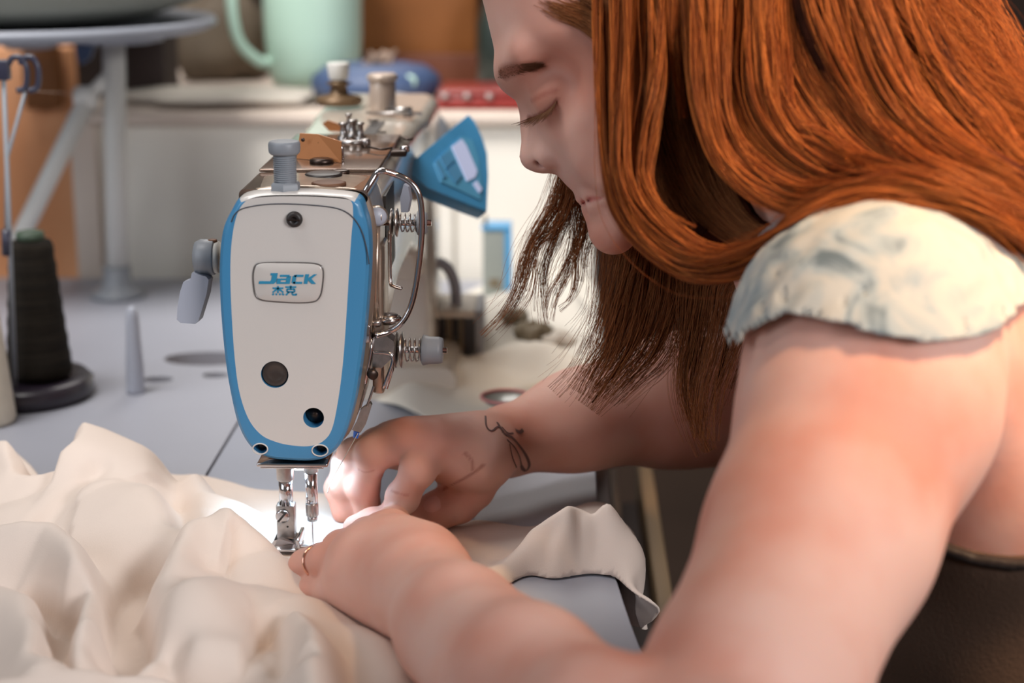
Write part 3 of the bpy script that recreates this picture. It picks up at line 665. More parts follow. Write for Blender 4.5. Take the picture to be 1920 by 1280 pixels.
ob('guide_arm', merge(tube(catmull([T(636, 275) + Vector((0, 0, .003)), T(660, 277) + Vector((0, 0, .003)), T(688, 275) + Vector((0, 0, .003))], 4), .0016, 8), lathe(T(686, 275) , (0, 0, 1), [(0, .003), (.004, .003), (.005, .002)], 16)), M['steel'], sm)
ob('guide_arm', merge(tube(catmull([T(690, 281) + Vector((0, 0, .002)), T(715, 286) + Vector((0, 0, .002)), T(735, 283) + Vector((0, 0, .002))], 4), .0007, 8), box(T(733, 286).x, T(763, 286).x, T(750, 288).y, T(750, 288).y + .012, ZT + .0005, ZT + .004, .001)), M['dark_metal'], sm)
ob('top_screw', lathe(T(759, 284), (0, 0, 1), [(0, .003), (.003, .003), (.0035, .002)], 16), M['chrome'], sm)
ob('dark_slot', box(T(684, 255).x - .0045, T(684, 255).x + .0045, T(684, 255).y, T(684, 222).y, ZT - .001, ZT + .0008), M['black'], sm, smooth=False)
c_ = T(730, 243)
ob('name_plate', box(T(707, 244).x, T(722, 244).x, c_.y, c_.y + .006, ZT - .0002, ZT + .0009), M['dark_metal'], sm, smooth=False)
ob('name_plate', merge(box(T(722, 250).x, T(765, 250).x, T(740, 253).y, T(740, 253).y + .005, ZT - .0002, ZT + .0009)), M['dark_metal'], sm, smooth=False)
for px, py in ((788, 262), (836, 219), (700, 228)):
    ob('small_screw', lathe(T(min(px, 765), py), (0, 0, 1), [(0, .0035), (.0012, .0035), (.0014, .002)], 16), M['dark_metal'], sm)
v = T(636, 196)
tg = ob('thread_guide_post', merge(lathe(v, (0, 0, 1), [(0, .016), (.003, .018), (.006, .016), (.008, .007), (.014, .006), (.016, .010), (.018, .004)], 24)), mat('olive_metal', rgb(116, 92, 66), .4, .4), sm)
ob('guide_cap', cyl(v + Vector((0, 0, .0185)), v + Vector((0, 0, .031)), .0072, 24, .0085, bev=.0008), M['metal_white'], tg)
v = T(718, 208)
ob('bobbin_winder', merge(cyl(v, v + Vector((0, 0, .022)), .0095, 28, bev=.001), lathe(v + Vector((0, 0, .022)), (0, 0, 1), [(0, .0105), (.003, .0115), (.005, .0095), (.004, .003)], 28)), mat('pink_steel', rgb(190, 172, 158), .35, .3), sm)
ob('winder_arm', merge(tube([v + Vector((.004, -.01, .002)), v + Vector((.022, -.016, .003))], .002, 8), tube([v + Vector((-.01, -.02, .001)), v + Vector((.03, -.022, .001))], .001, 8)), M['steel'], sm)

ob('arm_side_plate', prism([Vector((xm + .0385, y, z)) for y, z in ((.034, ZT - .012), (.16, ZT - .010), (.15, ZT - .040), (.10, ZT - .058), (.034, ZT - .060))], (.003, 0, 0)), M['black'], sm, smooth=False, label='dark plate on the operator side of the arm')  # dark reflection on the arm side, added as a black plate
# control panel on the operator's side
pa, pb_, pc = P(757, 316, 1.145), P(879, 214, 1.26), P(915, 396, 1.195)
pn = (pb_ - pa).cross(pc - pa).normalized()
def onp(px, py, lift=0.0):
    d = cdir(px, py); t = (pa - CAM).dot(pn) / d.dot(pn); return CAM + d * t + lift * nn
nn = pn if pn.dot(CAM - pa) > 0 else -pn
def slab(pts, l0, l1): return loft([[onp(*p, l0) for p in pts], [onp(*p, l1) for p in pts]])
pan_px = [(757,316),(879,214),(890,226),(905,258),(914,288),(916,330),(913,396),(880,384),(800,352)]
pnl = ob('control_panel', loft([[onp(*p, -.009) for p in pan_px], [onp(*p, -.001) for p in pan_px], [onp(p[0] + (860 - p[0]) * .012, p[1] + (305 - p[1]) * .012, 0) for p in pan_px]]), M['panel_blue'], sm, smooth='auto')
face_px = [(806,308),(866,252),(888,272),(902,330),(903,380),(840,352),(812,335)]
ob('panel_inset', slab([(812,306),(862,256),(884,262),(897,300),(903,350),(900,376),(862,358),(826,342)], .0, .0006), mat('panel_inset', rgb(94, 172, 212), .4, coat=.3), pnl, smooth=False)
ob('display', slab([(845,276),(864,262),(873,275),(893,322),(889,334),(874,341)], .0006, .0012), M['lcd'], pnl, smooth=False, label='pale lit display')
ob('small_display', slab([(885,346),(892,340),(902,356),(897,363)], .0006, .0012), M['lcd'], pnl, smooth=False, label='small pale lit window')
for pp in ([(822,296),(840,284),(850,302),(834,318)], [(836,322),(852,306),(864,330),(853,345)], [(814,306),(819,300),(834,332),(829,336)]):
    ob('button_pad', slab(pp, .0006, .0014), M['panel_button'], pnl, smooth=False)
ob('panel_bracket', tube([onp(800, 330, -.018), Vector((xm + .040, onp(800, 330, 0).y + .01, onp(800, 330).z - .01))], .008, 12), M['cream_enamel'], sm)
# ------------------------------------------------------------------ signed distance modelling (one continuous surface out of blended volumes)
def A3(v): return np.array(tuple(v), dtype=np.float64)
class RC:                                       # cone with round ends
    def __init__(s, a, b, ra, rb, k=.01, sq=None):
        s.a, s.b, s.ra, s.rb, s.k = A3(a), A3(b), ra, rb, k
    def d(s, p):
        ba = s.b - s.a; L2 = ba @ ba + 1e-12; t = np.clip(((p - s.a) @ ba) / L2, 0, 1)
        q = p - s.a - t[:, None] * ba
        return np.sqrt((q * q).sum(1)) - (s.ra + (s.rb - s.ra) * t)
class EL:                                       # ellipsoid, axes = rows of rotation
    def __init__(s, c, r, axes=None, k=.01):
        s.c, s.r, s.k = A3(c), np.array(r, float), k
        s.m = np.eye(3) if axes is None else np.array([A3(Vector(a).normalized()) for a in axes])
    def d(s, p):
        q = (p - s.c) @ s.m.T
        k0 = np.sqrt(((q / s.r) ** 2).sum(1)); k1 = np.sqrt(((q / s.r ** 2) ** 2).sum(1)) + 1e-9
        return k0 * (k0 - 1) / k1
def smin(a, b, k):
    h = np.clip(k - np.abs(a - b), 0, None) / k
    return np.minimum(a, b) - h * h * k * .25
def smax(a, b, k): return -smin(-a, -b, k)
def surface_nets(f, lo, hi, h, S=24, lip=1.0, keep=3.6, active=None):
    """f(points, centre, radius) -> distance; returns verts, quads. Works block by block near the surface only."""
    lo, hi = np.array(lo), np.array(hi); n = np.ceil((hi - lo) / h / S).astype(int)
    R = S * h * math.sqrt(3) / 2
    bi = np.stack(np.meshgrid(*[np.arange(k) for k in n], indexing='ij'), -1).reshape(-1, 3)
    cen = lo + (bi + .5) * S * h
    dc = f(cen, None, None)
    bi = bi[np.abs(dc) < R * keep]
    g = np.stack(np.meshgrid(*[np.arange(S + 1)] * 3, indexing='ij'), -1).reshape(-1, 3)
    NN = n * S + 8; st = np.array([NN[1] * NN[2], NN[2], 1], dtype=np.int64)
    cells, pos, E = [], [], []
    for b in bi:
        i0 = b * S; pts = lo + (i0 + g) * h
        d = f(pts, lo + (b + .5) * S * h, R)
        if d.min() > 0 or d.max() < 0: continue
        d = d.reshape(S + 1, S + 1, S + 1); ins = d < 0
        c = [ins[x:S + x, y:S + y, z:S + z] for x in (0, 1) for y in (0, 1) for z in (0, 1)]
        sm_ = sum(q.astype(np.int8) for q in c); act = np.argwhere((sm_ > 0) & (sm_ < 8))
        if not len(act): continue
        acc = np.zeros((len(act), 3)); cnt = np.zeros(len(act))
        for ax in range(3):
            o1, o2 = [a for a in range(3) if a != ax]
            for u in (0, 1):
                for v in (0, 1):
                    a = act.copy(); a[:, o1] += u; a[:, o2] += v; bb = a.copy(); bb[:, ax] += 1
                    da, db = d[tuple(a.T)], d[tuple(bb.T)]; m = (da < 0) != (db < 0)
                    t = np.where(m, da / np.where(m, da - db, 1), 0)
                    q = a.astype(float); q[:, ax] += t; acc += q * m[:, None]; cnt += m
        pos.append(lo + (i0 + acc / cnt[:, None]) * h); cells.append((act + i0 + 1) @ st)
        for ax in range(3):
            sl0 = [slice(0, S)] * 3; sl1 = [slice(0, S)] * 3; sl1[ax] = slice(1, S + 1)
            a_, b_ = ins[tuple(sl0)], ins[tuple(sl1)]; m = np.argwhere(a_ != b_)
            if len(m): E.append((ax, m + i0, a_[tuple(m.T)]))
    cells = np.concatenate(cells); pos = np.concatenate(pos); order = np.argsort(cells); cs = cells[order]
    quads = []
    for ax, m, inside in E:
        o1, o2 = [a for a in range(3) if a != ax]
        ids = []; ok = np.ones(len(m), bool)
        for du, dv in ((0, 0), (-1, 0), (-1, -1), (0, -1)):
            q = m.copy(); q[:, o1] += du; q[:, o2] += dv; key = (q + 1) @ st
            k = np.searchsorted(cs, key); k = np.clip(k, 0, len(cs) - 1); ok &= cs[k] == key; ids.append(order[k])
        ids = np.stack(ids, 1)[ok]; ins_ = inside[ok]
        flip = ins_ if ax != 1 else ~ins_
        ids[~flip] = ids[~flip][:, ::-1]; quads.append(ids)
    return pos, np.concatenate(quads)
def relax(pos, quads, it=2, w=.5):
    for _ in range(it):
        acc = np.zeros_like(pos); cnt = np.zeros(len(pos))
        for i in range(4):
            a, b = quads[:, i], quads[:, (i + 1) % 4]
            for c in range(3):
                acc[:, c] += np.bincount(a, pos[b, c], len(pos)) + np.bincount(b, pos[a, c], len(pos))
            cnt += np.bincount(a, minlength=len(pos)) + np.bincount(b, minlength=len(pos))
        pos = pos * (1 - w) + w * acc / cnt[:, None]
    return pos
def drop_loose(pos, quads, keepmin=2000):
    par = np.arange(len(pos))
    for _ in range(200):                        # label spreading
        m = par[quads].min(1); new = par.copy()
        for i in range(4): np.minimum.at(new, quads[:, i], m)
        new = new[new]
        if (new == par).all(): break
        par = new
    cnt = np.bincount(par, minlength=len(pos)); good = cnt[par] >= keepmin
    idx = np.cumsum(good) - 1; q = quads[good[quads].all(1)]
    return pos[good], idx[q]
class Group:
    """prims blended in order; far ones are skipped per block"""
    def __init__(s, prims): s.p = prims
    def __call__(s, pts, c=None, R=None, k_over=None):
        d = np.full(len(pts), 9.0)
        for q in s.p:
            if c is not None and q.d(c[None])[0] > R * 1.6 + .08: continue
            d = smin(d, q.d(pts), q.k)
        return d

# ------------------------------------------------------------------ the person
FH = 0.955                                      # view depth of the head's middle plane
mh = FH / FPX                                   # metres per pixel there
VD = (cam_rot @ Vector((0, 0, -1))).normalized()
VR = (cam_rot @ Vector((1, 0, 0))).normalized(); VU = (cam_rot @ Vector((0, 1, 0))).normalized()
def H(px, py, w=0.0): return P(px, py, FH) - VD * w          # w metres towards the near side
aF = (VR * .558 - VU * .83).normalized()        # down the face
bF = (VR * .83 + VU * .558).normalized()        # to the back of the head
headM = np.array([A3(VR), A3(-VU), A3(-VD)]); headO = A3(H(960, 640))
def head_uvw(p):
    q = (p - headO) @ headM.T
    return q[:, 0] / mh + 960, q[:, 1] / mh + 640, q[:, 2]
prof = [(880,-90),(893,-40),(906,5),(919,60),(930,105),(935,128),(940,143),(955,165),(974,190),(988,215),(1002,250),(1018,285),(1038,314),(1056,340),(1077,360),(1097,375),(1108,386),(1114,398),(1117,412),(1124,434),(1138,452),(1152,459),(1170,456),(1200,428),(1240,385),(1290,330),(1345,300),(1440,280),(1540,120),(1520,-80),(1430,-240),(1280,-340),(1100,-345),(960,-250),(900,-160)]
profc = np.array(catmull([(a, b, 0) for a, b in prof], 4, True))[:, :2]
def poly_sd(x, y, poly):
    """inside distance positive, metres"""
    d2 = np.full(len(x), 1e12); ins = np.zeros(len(x), bool); n = len(poly)
    for i in range(n):
        x0, y0 = poly[i]; x1, y1 = poly[(i + 1) % n]; ex, ey = x1 - x0, y1 - y0
        t = np.clip(((x - x0) * ex + (y - y0) * ey) / (ex * ex + ey * ey + 1e-9), 0, 1)
        d2 = np.minimum(d2, (x - x0 - t * ex) ** 2 + (y - y0 - t * ey) ** 2)
        c = ((y0 > y) != (y1 > y)); xi = x0 + (y - y0) / (ey if abs(ey) > 1e-9 else 1e-9) * ex
        ins ^= c & (x < xi)
    return np.where(ins, 1, -1) * np.sqrt(d2) * mh
def head_base(p):
    u, v, w = head_uvw(p)
    s = poly_sd(u, v, profc)
    t = ((u - 935) * .558 + (v - 135) * .83) * mh           # metres below the brow along the face
    W = np.interp(t, [-.14, -.06, 0, .035, .06, .085, .112, .14], [.066, .073, .070, .066, .060, .053, .047, .044])
    bk = ((u - 935) * .83 - (v - 135) * .558) * mh
    W = W + np.interp(bk, [.02, .10], [0, .006])
    S_ = .052
    q = np.sqrt((w / W) ** 2 + (1 - np.clip(s, None, S_) / S_) ** 2)
    d = (q - 1) * .045
    return np.where(s < -.02, np.maximum(d, -s), d)
class HB:
    k = .012
    def d(s, p):
        if len(p) == 1 or True: return head_base(p)
headprims = [
    RC(H(967, 134, .008), H(985, 122, .040), .0088, .006, .012),            # brow ridges
    RC(H(967, 134, -.008), H(985, 122, -.040), .0088, .006, .012),
    RC(H(997, 205, 0), H(1003, 291, 0), .0048, .0072, .010),                 # nose bridge
    RC(H(1003, 293, 0), H(1012, 299, 0), .0072, .0062, .006),                # tip
    RC(H(1010, 240, .004), H(1026, 292, .009), .004, .0062, .010),
    RC(H(1010, 240, -.004), H(1026, 292, -.009), .004, .0062, .010),
    RC(H(1024, 298, .013), H(1042, 295, .0150), .0060, .0050, .003),         # wings
    RC(H(1024, 298, -.013), H(1042, 295, -.0150), .0060, .0050, .003),
    EL(H(1150, 285, .040), (.020, .024, .012), (VR, VU, VD), .02),           # cheeks
    EL(H(1150, 285, -.040), (.020, .024, .012), (VR, VU, VD), .02),
    RC(H(1099, 370, 0), H(1107, 369, .013), .0050, .0044, .004),             # lips
    RC(H(1107, 369, .013), H(1128, 374, .026), .0044, .0024, .004),
    RC(H(1099, 370, 0), H(1107, 369, -.013), .0050, .0044, .004),
    RC(H(1107, 369, -.013), H(1128, 374, -.026), .0044, .0024, .004),
    RC(H(1111, 391, 0), H(1117, 389, .013), .0050, .0045, .004),
    RC(H(1111, 391, 0), H(1117, 389, -.013), .0050, .0045, .004),
    RC(H(1117, 389, .013), H(1133, 380, .025), .0045, .0022, .004),
    RC(H(1117, 389, -.013), H(1133, 380, -.025), .0045, .0022, .004),
    RC(H(1148, 432, 0), H(1158, 430, .012), .009, .007, .012),               # chin
    RC(H(1148, 432, 0), H(1158, 430, -.012), .009, .007, .012),
]
eyesub = [EL(H(1008, 196, s * .049), (.017, .012, .0105), (bF, aF, VD)) for s in (1, -1)]
eyeadd = [EL(H(1043, 190, s * .0320), (.0128, .0120, .0128), (bF, aF, VD)) for s in (1, -1)]
nostril = [RC(H(1011, 309, s * .0095), H(1030, 301, s * .0150), .0026, .0019) for s in (1, -1)]
mouthcut = [RC(H(1092, 382, 0), H(1103, 380, s * .017), .0011, .0011) for s in (1, -1)] + [RC(H(1103, 380, s * .017), H(1132, 377, s * .031), .0011, .0006) for s in (1, -1)]
lidcut = [RC(H(1001, 222, s * .031), H(1022, 212, s * .0395), .0009, .0009) for s in (1, -1)] + [RC(H(1022, 212, s * .0395), H(1046, 186, s * .041), .0009, .0009) for s in (1, -1)]
ears = [EL(H(1262, 100, s * .070), (.016, .030, .007), (bF, aF, VD), .006) for s in (1, -1)]
hc_ = A3(H(1200, 30, 0))
def head(p, c=None, R=None):
    if c is not None and np.linalg.norm(c - hc_) - .16 > R + .02: return None
    d = head_base(p)
    for q in eyesub: d = smax(d, -q.d(p), .022)
    for q in eyeadd: d = smin(d, q.d(p), .009)
    for q in headprims: d = smin(d, q.d(p), q.k)
    for q in nostril: d = smax(d, -q.d(p), .002)
    for q in mouthcut: d = smax(d, -q.d(p), .002)
    for q in ears: d = smin(d, q.d(p), q.k)
    return d

# torso and arms
SHN, SHF = P(1640, 640, .800), P(1560, 470, 1.10)
torso = [
    RC(P(1330, 110, FH), P(1570, 300, .955), .052, .056, .02),               # neck
    RC(P(1570, 300, .955), P(1700, 420, .95), .058, .07, .05),
    RC(P(1640, 550, .875), P(1620, 490, 1.03), .062, .062, .06),             # shoulder girdle
    EL(P(1905, 770, .955), (.115, .165, .124), (VR * .92 - VU * .25, VU * .92 + VR * .25, VD), .06),
    RC(P(1800, 640, .87), P(1960, 850, .875), .055, .060, .06),              # side of the back under the arm
    RC(P(2040, 1060, .95), P(2200, 1700, .97), .125, .130, .06),
    RC(P(2130, 1500, .90), P(2180, 1750, .90), .10, .10, .06), RC(P(2130, 1500, 1.04), P(2180, 1750, 1.04), .10, .10, .06),
]
armn = [
    RC(SHN, P(1628, 760, .785), .0590, .0550, .05),
    RC(P(1628, 760, .785), P(1538, 1000, .745), .0550, .0480, .02),
    RC(P(1538, 1000, .745), P(1412, 1285, .690), .0475, .0425, .015),
    RC(P(1412, 1285, .690), P(1345, 1450, .655), .0425, .0370, .012),         # elbow, below the frame
    RC(Z(1330, 1470, .050), Z(1125, 1405, .046), .0360, .0360, .010),
    RC(Z(1125, 1405, .046), Z(985, 1290, .044), .0360, .0345, .010),
    RC(Z(985, 1290, .044), Z(862, 1180, .038), .0345, .0290, .010),
    RC(Z(862, 1180, .038), Z(785, 1098, .034), .0290, .0250, .010),
    RC(Z(785, 1098, .034), Z(740, 1055, .034), .0250, .0195, .012),
]
armf = [
    RC(SHF, P(1480, 640, 1.13), .055, .047, .05),
    RC(P(1480, 640, 1.13), P(1440, 750, 1.13), .047, .040, .03),
    RC(P(1440, 750, 1.13), P(1260, 752, 1.11), .040, .037, .03),
    RC(P(1260, 752, 1.11), P(1090, 786, 1.08), .037, .0265, .03),
    RC(P(1090, 786, 1.08), P(950, 827, 1.058), .0255, .0215, .03),
]
# hands, joints given as picture point + height above the table
WL = Z(780, 1088, .030)
palmL = [
    RC(Z(790, 1098, .034), Z(735, 1055, .034), .0245, .0195, .015),
    RC(Z(775, 1075, .030), Z(715, 1015, .036), .0235, .0135, .02),           # index side
    RC(Z(775, 1085, .028), Z(682, 1040, .036), .0225, .0135, .015),
    RC(Z(780, 1100, .029), Z(665, 1070, .030), .0205, .0125, .015),
    RC(Z(775, 1118, .027), Z(665, 1102, .022), .0190, .0120, .012),          # little finger side
    RC(Z(745, 1015, .028), Z(735, 1000, .034), .0150, .0120, .015),
]
fingL = [   # index, middle, ring, little, thumb
    [(Z(735, 1000, .034), .0105), (Z(688, 1004, .032), .0090), (Z(648, 1022, .020), .0080), (Z(622, 1042, .010), .0070)],
    [(Z(690, 1020, .036), .0105), (Z(640, 1028, .034), .0090), (Z(600, 1050, .022), .0080), (Z(575, 1068, .010), .0070)],
    [(Z(670, 1058, .032), .0100), (Z(610, 1050, .030), .0082), (Z(572, 1058, .021), .0074), (Z(545, 1074, .010), .0064)],
    [(Z(668, 1112, .019), .0096), (Z(620, 1108, .018), .0076), (Z(588, 1106, .013), .0068), (Z(562, 1104, .009), .0060)],
    [(Z(775, 1040, .022), .0150), (Z(735, 990, .018), .0110), (Z(700, 985, .012), .0095), (Z(668, 990, .010), .0080)],
]
palmR = [
    RC(P(950, 827, 1.058), Z(880, 843, .052), .0205, .0175, .012),
    RC(Z(892, 856, .050), Z(818, 832, .062), .0175, .0118, .012),            # index side
    RC(Z(892, 848, .050), Z(768, 822, .064), .0170, .0114, .012),
    RC(Z(890, 846, .048), Z(735, 828, .058), .0165, .0110, .015),
    RC(Z(890, 846, .044), Z(705, 838, .050), .0160, .0105, .015),
    RC(Z(908, 852, .046), Z(876, 902, .027), .0140, .0122, .012),            # ball of the thumb
]
fingR = [
    [(Z(815, 838, .060), .0112), (Z(784, 880, .050), .0096), (Z(755, 932, .030), .0090), (Z(733, 968, .012), .0080)],
    [(Z(768, 826, .062), .0112), (Z(700, 850, .054), .0098), (Z(680, 910, .030), .0092), (Z(692, 962, .010), .0080)],
    [(Z(735, 830, .057), .0105), (Z(664, 852, .050), .0090), (Z(646, 905, .028), .0084), (Z(660, 956, .009), .0074)],
    [(Z(706, 840, .049), .0098), (Z(650, 868, .040), .0080), (Z(634, 915, .022), .0074), (Z(642, 960, .008), .0066)],
    [(Z(885, 915, .026), .0140), (Z(858, 940, .018), .0120), (Z(822, 956, .013), .0108), (Z(785, 966, .010), .0088)],
]
def hand(palm, fings, p):
    dp = np.full(len(p), 9.0)
    for q in palm: dp = smin(dp, q.d(p), q.k)
    out = dp
    for fg in fings:
        df = np.full(len(p), 9.0)
        for (a, ra), (b, rb) in zip(fg[:-1], fg[1:]): df = smin(df, RC(a, b, ra, rb * 1.02).d(p), .003)
        for (a, ra) in fg[1:-1]: df = smin(df, EL(a, (ra * 1.06,) * 3).d(p), .004)     # knuckles
        out = smin(out, smin(dp, df, .005), .0015)
    return out
GT, GAN, GAF = Group(torso), Group(armn), Group(armf)
hLc, hRc = A3(Z(690, 1050, .03)), A3(Z(770, 880, .04))
def body(p, c=None, R=None):
    d = GT(p, c, R)
    h_ = head(p, c, R)
    if h_ is not None: d = smin(d, h_, .012)
    d = smin(d, GAF(p, c, R), .02)
    if c is None or np.linalg.norm(c - hRc) < .13 + R: d = smin(d, hand(palmR, fingR, p), .006)
    a = GAN(p, c, R)
    if c is None or np.linalg.norm(c - hLc) < .13 + R: a = smin(a, hand(palmL, fingL, p), .006)
    # the near arm meets the torso only at the shoulder
    sh = np.clip((.16 - np.sqrt(((p - A3(SHN)) ** 2).sum(1))) / .10, 0, 1)
    return smin(d, a, .004 + .03 * sh)
BH = .0016
bl = np.array([-.16, -.44, -.55]); bh = np.array([.62, .36, .62])
bpos, bq = surface_nets(body, bl, bh, BH)
bpos = relax(bpos, bq, 3, .5)
bpos, bq = drop_loose(bpos, bq)
print('body', len(bpos), bpos.min(0), bpos.max(0))

def skin_mat(name):
    m, nt, b = new_mat(name)
    L = nt.links.new
    tc = nt.nodes.new('ShaderNodeTexCoord')
    n1 = nt.nodes.new('ShaderNodeTexNoise'); n1.inputs['Scale'].default_value = 14; n1.inputs['Detail'].default_value = 3
    n2 = nt.nodes.new('ShaderNodeTexNoise'); n2.inputs['Scale'].default_value = 260; n2.inputs['Detail'].default_value = 2
    L(tc.outputs['Object'], n1.inputs['Vector']); L(tc.outputs['Object'], n2.inputs['Vector'])
    r = nt.nodes.new('ShaderNodeValToRGB')
    r.color_ramp.elements[0].position = .38; r.color_ramp.elements[0].color = rgb(218, 175, 160)
    r.color_ramp.elements[1].position = .66; r.color_ramp.elements[1].color = rgb(208, 144, 124)
    L(n1.outputs['Fac'], r.inputs[0])
    at = nt.nodes.new('ShaderNodeAttribute'); at.attribute_name = 'tint'
    mx = nt.nodes.new('ShaderNodeMix'); mx.data_type = 'RGBA'; mx.blend_type = 'MULTIPLY'; mx.inputs[0].default_value = 1
    L(r.outputs[0], mx.inputs[6]); L(at.outputs['Color'], mx.inputs[7]); L(mx.outputs[2], b.inputs['Base Color'])
    bp = nt.nodes.new('ShaderNodeBump'); bp.inputs['Strength'].default_value = .25; bp.inputs['Distance'].default_value = .0004
    L(n2.outputs['Fac'], bp.inputs['Height']); L(bp.outputs[0], b.inputs['Normal'])
    b.inputs['Roughness'].default_value = .58
    b.inputs['Specular IOR Level'].default_value = .28
    b.inputs['Subsurface Weight'].default_value = .2
    b.inputs['Subsurface Radius'].default_value = (1.0, .32, .16)
    b.inputs['Subsurface Scale'].default_value = .006
    return m
M['skin'] = skin_mat('skin')
person = ob('person', (bpos, bq), M['skin'], smooth=True, origin=(.45, 0, 0.0),
            label='person with long copper red hair leaning over the sewing machine, guiding fabric with both hands', cat='person')
tint = np.ones((len(bpos), 4), dtype=np.float32)
def paint(prims, rad, col, soft=.002):
    near = np.full(len(bpos), 9.0)
    for q in prims: near = np.minimum(near, q.d(bpos))
    k = np.clip((rad - near) / soft, 0, 1)[:, None]
    tint[:, :3] = tint[:, :3] * (1 - k) + np.array(col) * k
lipp = headprims[10:18]
paint(lipp, .0008, (.84, .48, .50), .0014)
paint(nostril, .0006, (.45, .3, .3), .0012)  # shade inside the nostrils painted into the tint
# ------------------------------------------------------------------ her clothes
def vnoise(p, s, seed=0):                       # cheap smooth noise from a few sines
    rs = np.random.RandomState(seed); out = np.zeros(len(p))
    for _ in range(7):
        k = rs.normal(size=3); k /= np.linalg.norm(k); out += np.sin(p @ k * s * rs.uniform(.6, 1.5) + rs.uniform(0, 6.28))
    return out / 3.2
hem_px = [(1290,790),(1340,735),(1375,690),(1400,650),(1430,615),(1470,584),(1520,584),(1580,588),(1650,600),(1720,610),(1800,612),(1870,605),(1930,594),(2000,580),(2200,560)]
hem = np.array([A3(P(px, py, .755)) for px, py in hem_px])
def zhem(x): return np.interp(x, hem[:, 0], hem[:, 2])
def nearbody(p, c=None, R=None):
    d = GT(p, c, R); a = GAN(p, c, R); b = GAF(p, c, R)
    return smin(smin(d, a, .03), b, .03)
neck_c = A3(P(1490, 250, FH - .02))
def blouse(p, c=None, R=None):
    if c is None and R is None and len(p) < 50000: pass
    d = nearbody(p, c, R)
    q = p.copy(); q[:, 0] *= .5; q[:, 2] *= 1.5
    wr = .0009 * vnoise(q, 70, 3) + .0007 * vnoise(p, 420, 4) + .0010 * np.abs(vnoise(p, 60, 6))
    hemw = zhem(p[:, 0]) + .0005 * vnoise(p, 300, 8)
    cut = hemw - p[:, 2]
    off = .0075 + wr + .0015 * np.exp(-(np.clip(-cut, 0, None) / .006))
    o = smax(d - off, cut, .002)
    o = np.maximum(o, -(d - off + .004))
    o = np.maximum(o, .105 - np.sqrt(((p - neck_c) ** 2).sum(1)))
    return np.maximum(o, p[:, 0] - .60)
cpos, cq = surface_nets(blouse, (.14, -.34, .05), (.60, .30, .46), .0021, keep=3)
cpos, cq = drop_loose(relax(cpos, cq, 1, .5), cq, 3000)
def denim():
    m, nt, b = new_mat('blouse_cloth'); L = nt.links.new
    tc = nt.nodes.new('ShaderNodeTexCoord'); n = nt.nodes.new('ShaderNodeTexNoise')
    mp = nt.nodes.new('ShaderNodeMapping'); mp.inputs['Scale'].default_value = (1, 1, .7); L(tc.outputs['Object'], mp.inputs[0])
    n.inputs['Scale'].default_value = 34; n.inputs['Detail'].default_value = 5; n.inputs['Roughness'].default_value = .6; n.inputs['Distortion'].default_value = .8
    L(mp.outputs[0], n.inputs['Vector'])
    r = nt.nodes.new('ShaderNodeValToRGB'); e = r.color_ramp.elements
    e[0].position = .33; e[0].color = rgb(100, 112, 116); e[1].position = .56; e[1].color = rgb(188, 184, 174)
    x = e.new(.43); x.color = rgb(158, 166, 166)
    L(n.outputs['Fac'], r.inputs[0]); L(r.outputs[0], b.inputs['Base Color']); b.inputs['Roughness'].default_value = .85
    n2 = nt.nodes.new('ShaderNodeTexNoise'); n2.inputs['Scale'].default_value = 900; L(tc.outputs['Object'], n2.inputs['Vector'])
    bp = nt.nodes.new('ShaderNodeBump'); bp.inputs['Strength'].default_value = .5; bp.inputs['Distance'].default_value = .0006
    L(n2.outputs['Fac'], bp.inputs['Height']); L(bp.outputs[0], b.inputs['Normal'])
    return m
M['blouse'] = denim()
ob('blouse', (cpos, cq), M['blouse'], person, label='white and grey mottled short-sleeved blouse')
wst = np.array([A3(P(px, py, .85)) for px, py in [(1500,970),(1745,994),(1800,1002),(1860,1000),(1920,986),(2000,960),(2300,920)]])
def zw(x): return np.interp(x, wst[:, 0], wst[:, 2])
def dungarees(p, c=None, R=None):
    d = GT(p, c, R)
    o = smax(d - .009 - .002 * vnoise(p, 60, 5), p[:, 2] - zw(p[:, 0]), .003)
    return o
dpos, dq = surface_nets(dungarees, (.25, -.25, -.50), (.75, .25, .25), .005, keep=3)
dpos, dq = drop_loose(relax(dpos, dq, 1, .5), dq, 1500)
M['dungarees'] = mat('dungarees', rgb(74, 54, 40), .9, vary=.10, scale=9, bump=.4, bscale=600)
du = ob('dungarees', (dpos, dq), M['dungarees'], person, label='dark brown garment below the bare side')
def band(p, c=None, R=None):
    d = GT(p, c, R); t = p[:, 2] - zw(p[:, 0])
    return smax(smax(d - .0112, np.abs(t + .001) - .0028, .002), -(d - .004), .002)
wpos, wq = surface_nets(band, (.25, -.25, -.05), (.70, .25, .25), .0022, keep=3)
wpos, wq = drop_loose(relax(wpos, wq, 1, .5), wq, 800)
ob('waistband', (wpos, wq), M['black'], person, label='thin black elastic band')

# ring on the left ring finger
a_, b_ = Z(610, 1050, .030), Z(572, 1058, .021)
rc = a_.lerp(b_, .38); ax = (b_ - a_).normalized(); u_, v_, _ = frame(ax)
M['rose_gold'] = mat('rose_gold', rgb(226, 172, 150), .18, 1.0)
ob('ring', tube([rc + (u_ * math.cos(t) + v_ * math.sin(t)) * .0084 for t in np.linspace(0, 2 * PI, 41)[:-1]], .0010, 10, closed=True), M['rose_gold'], person, label='rose gold ring')

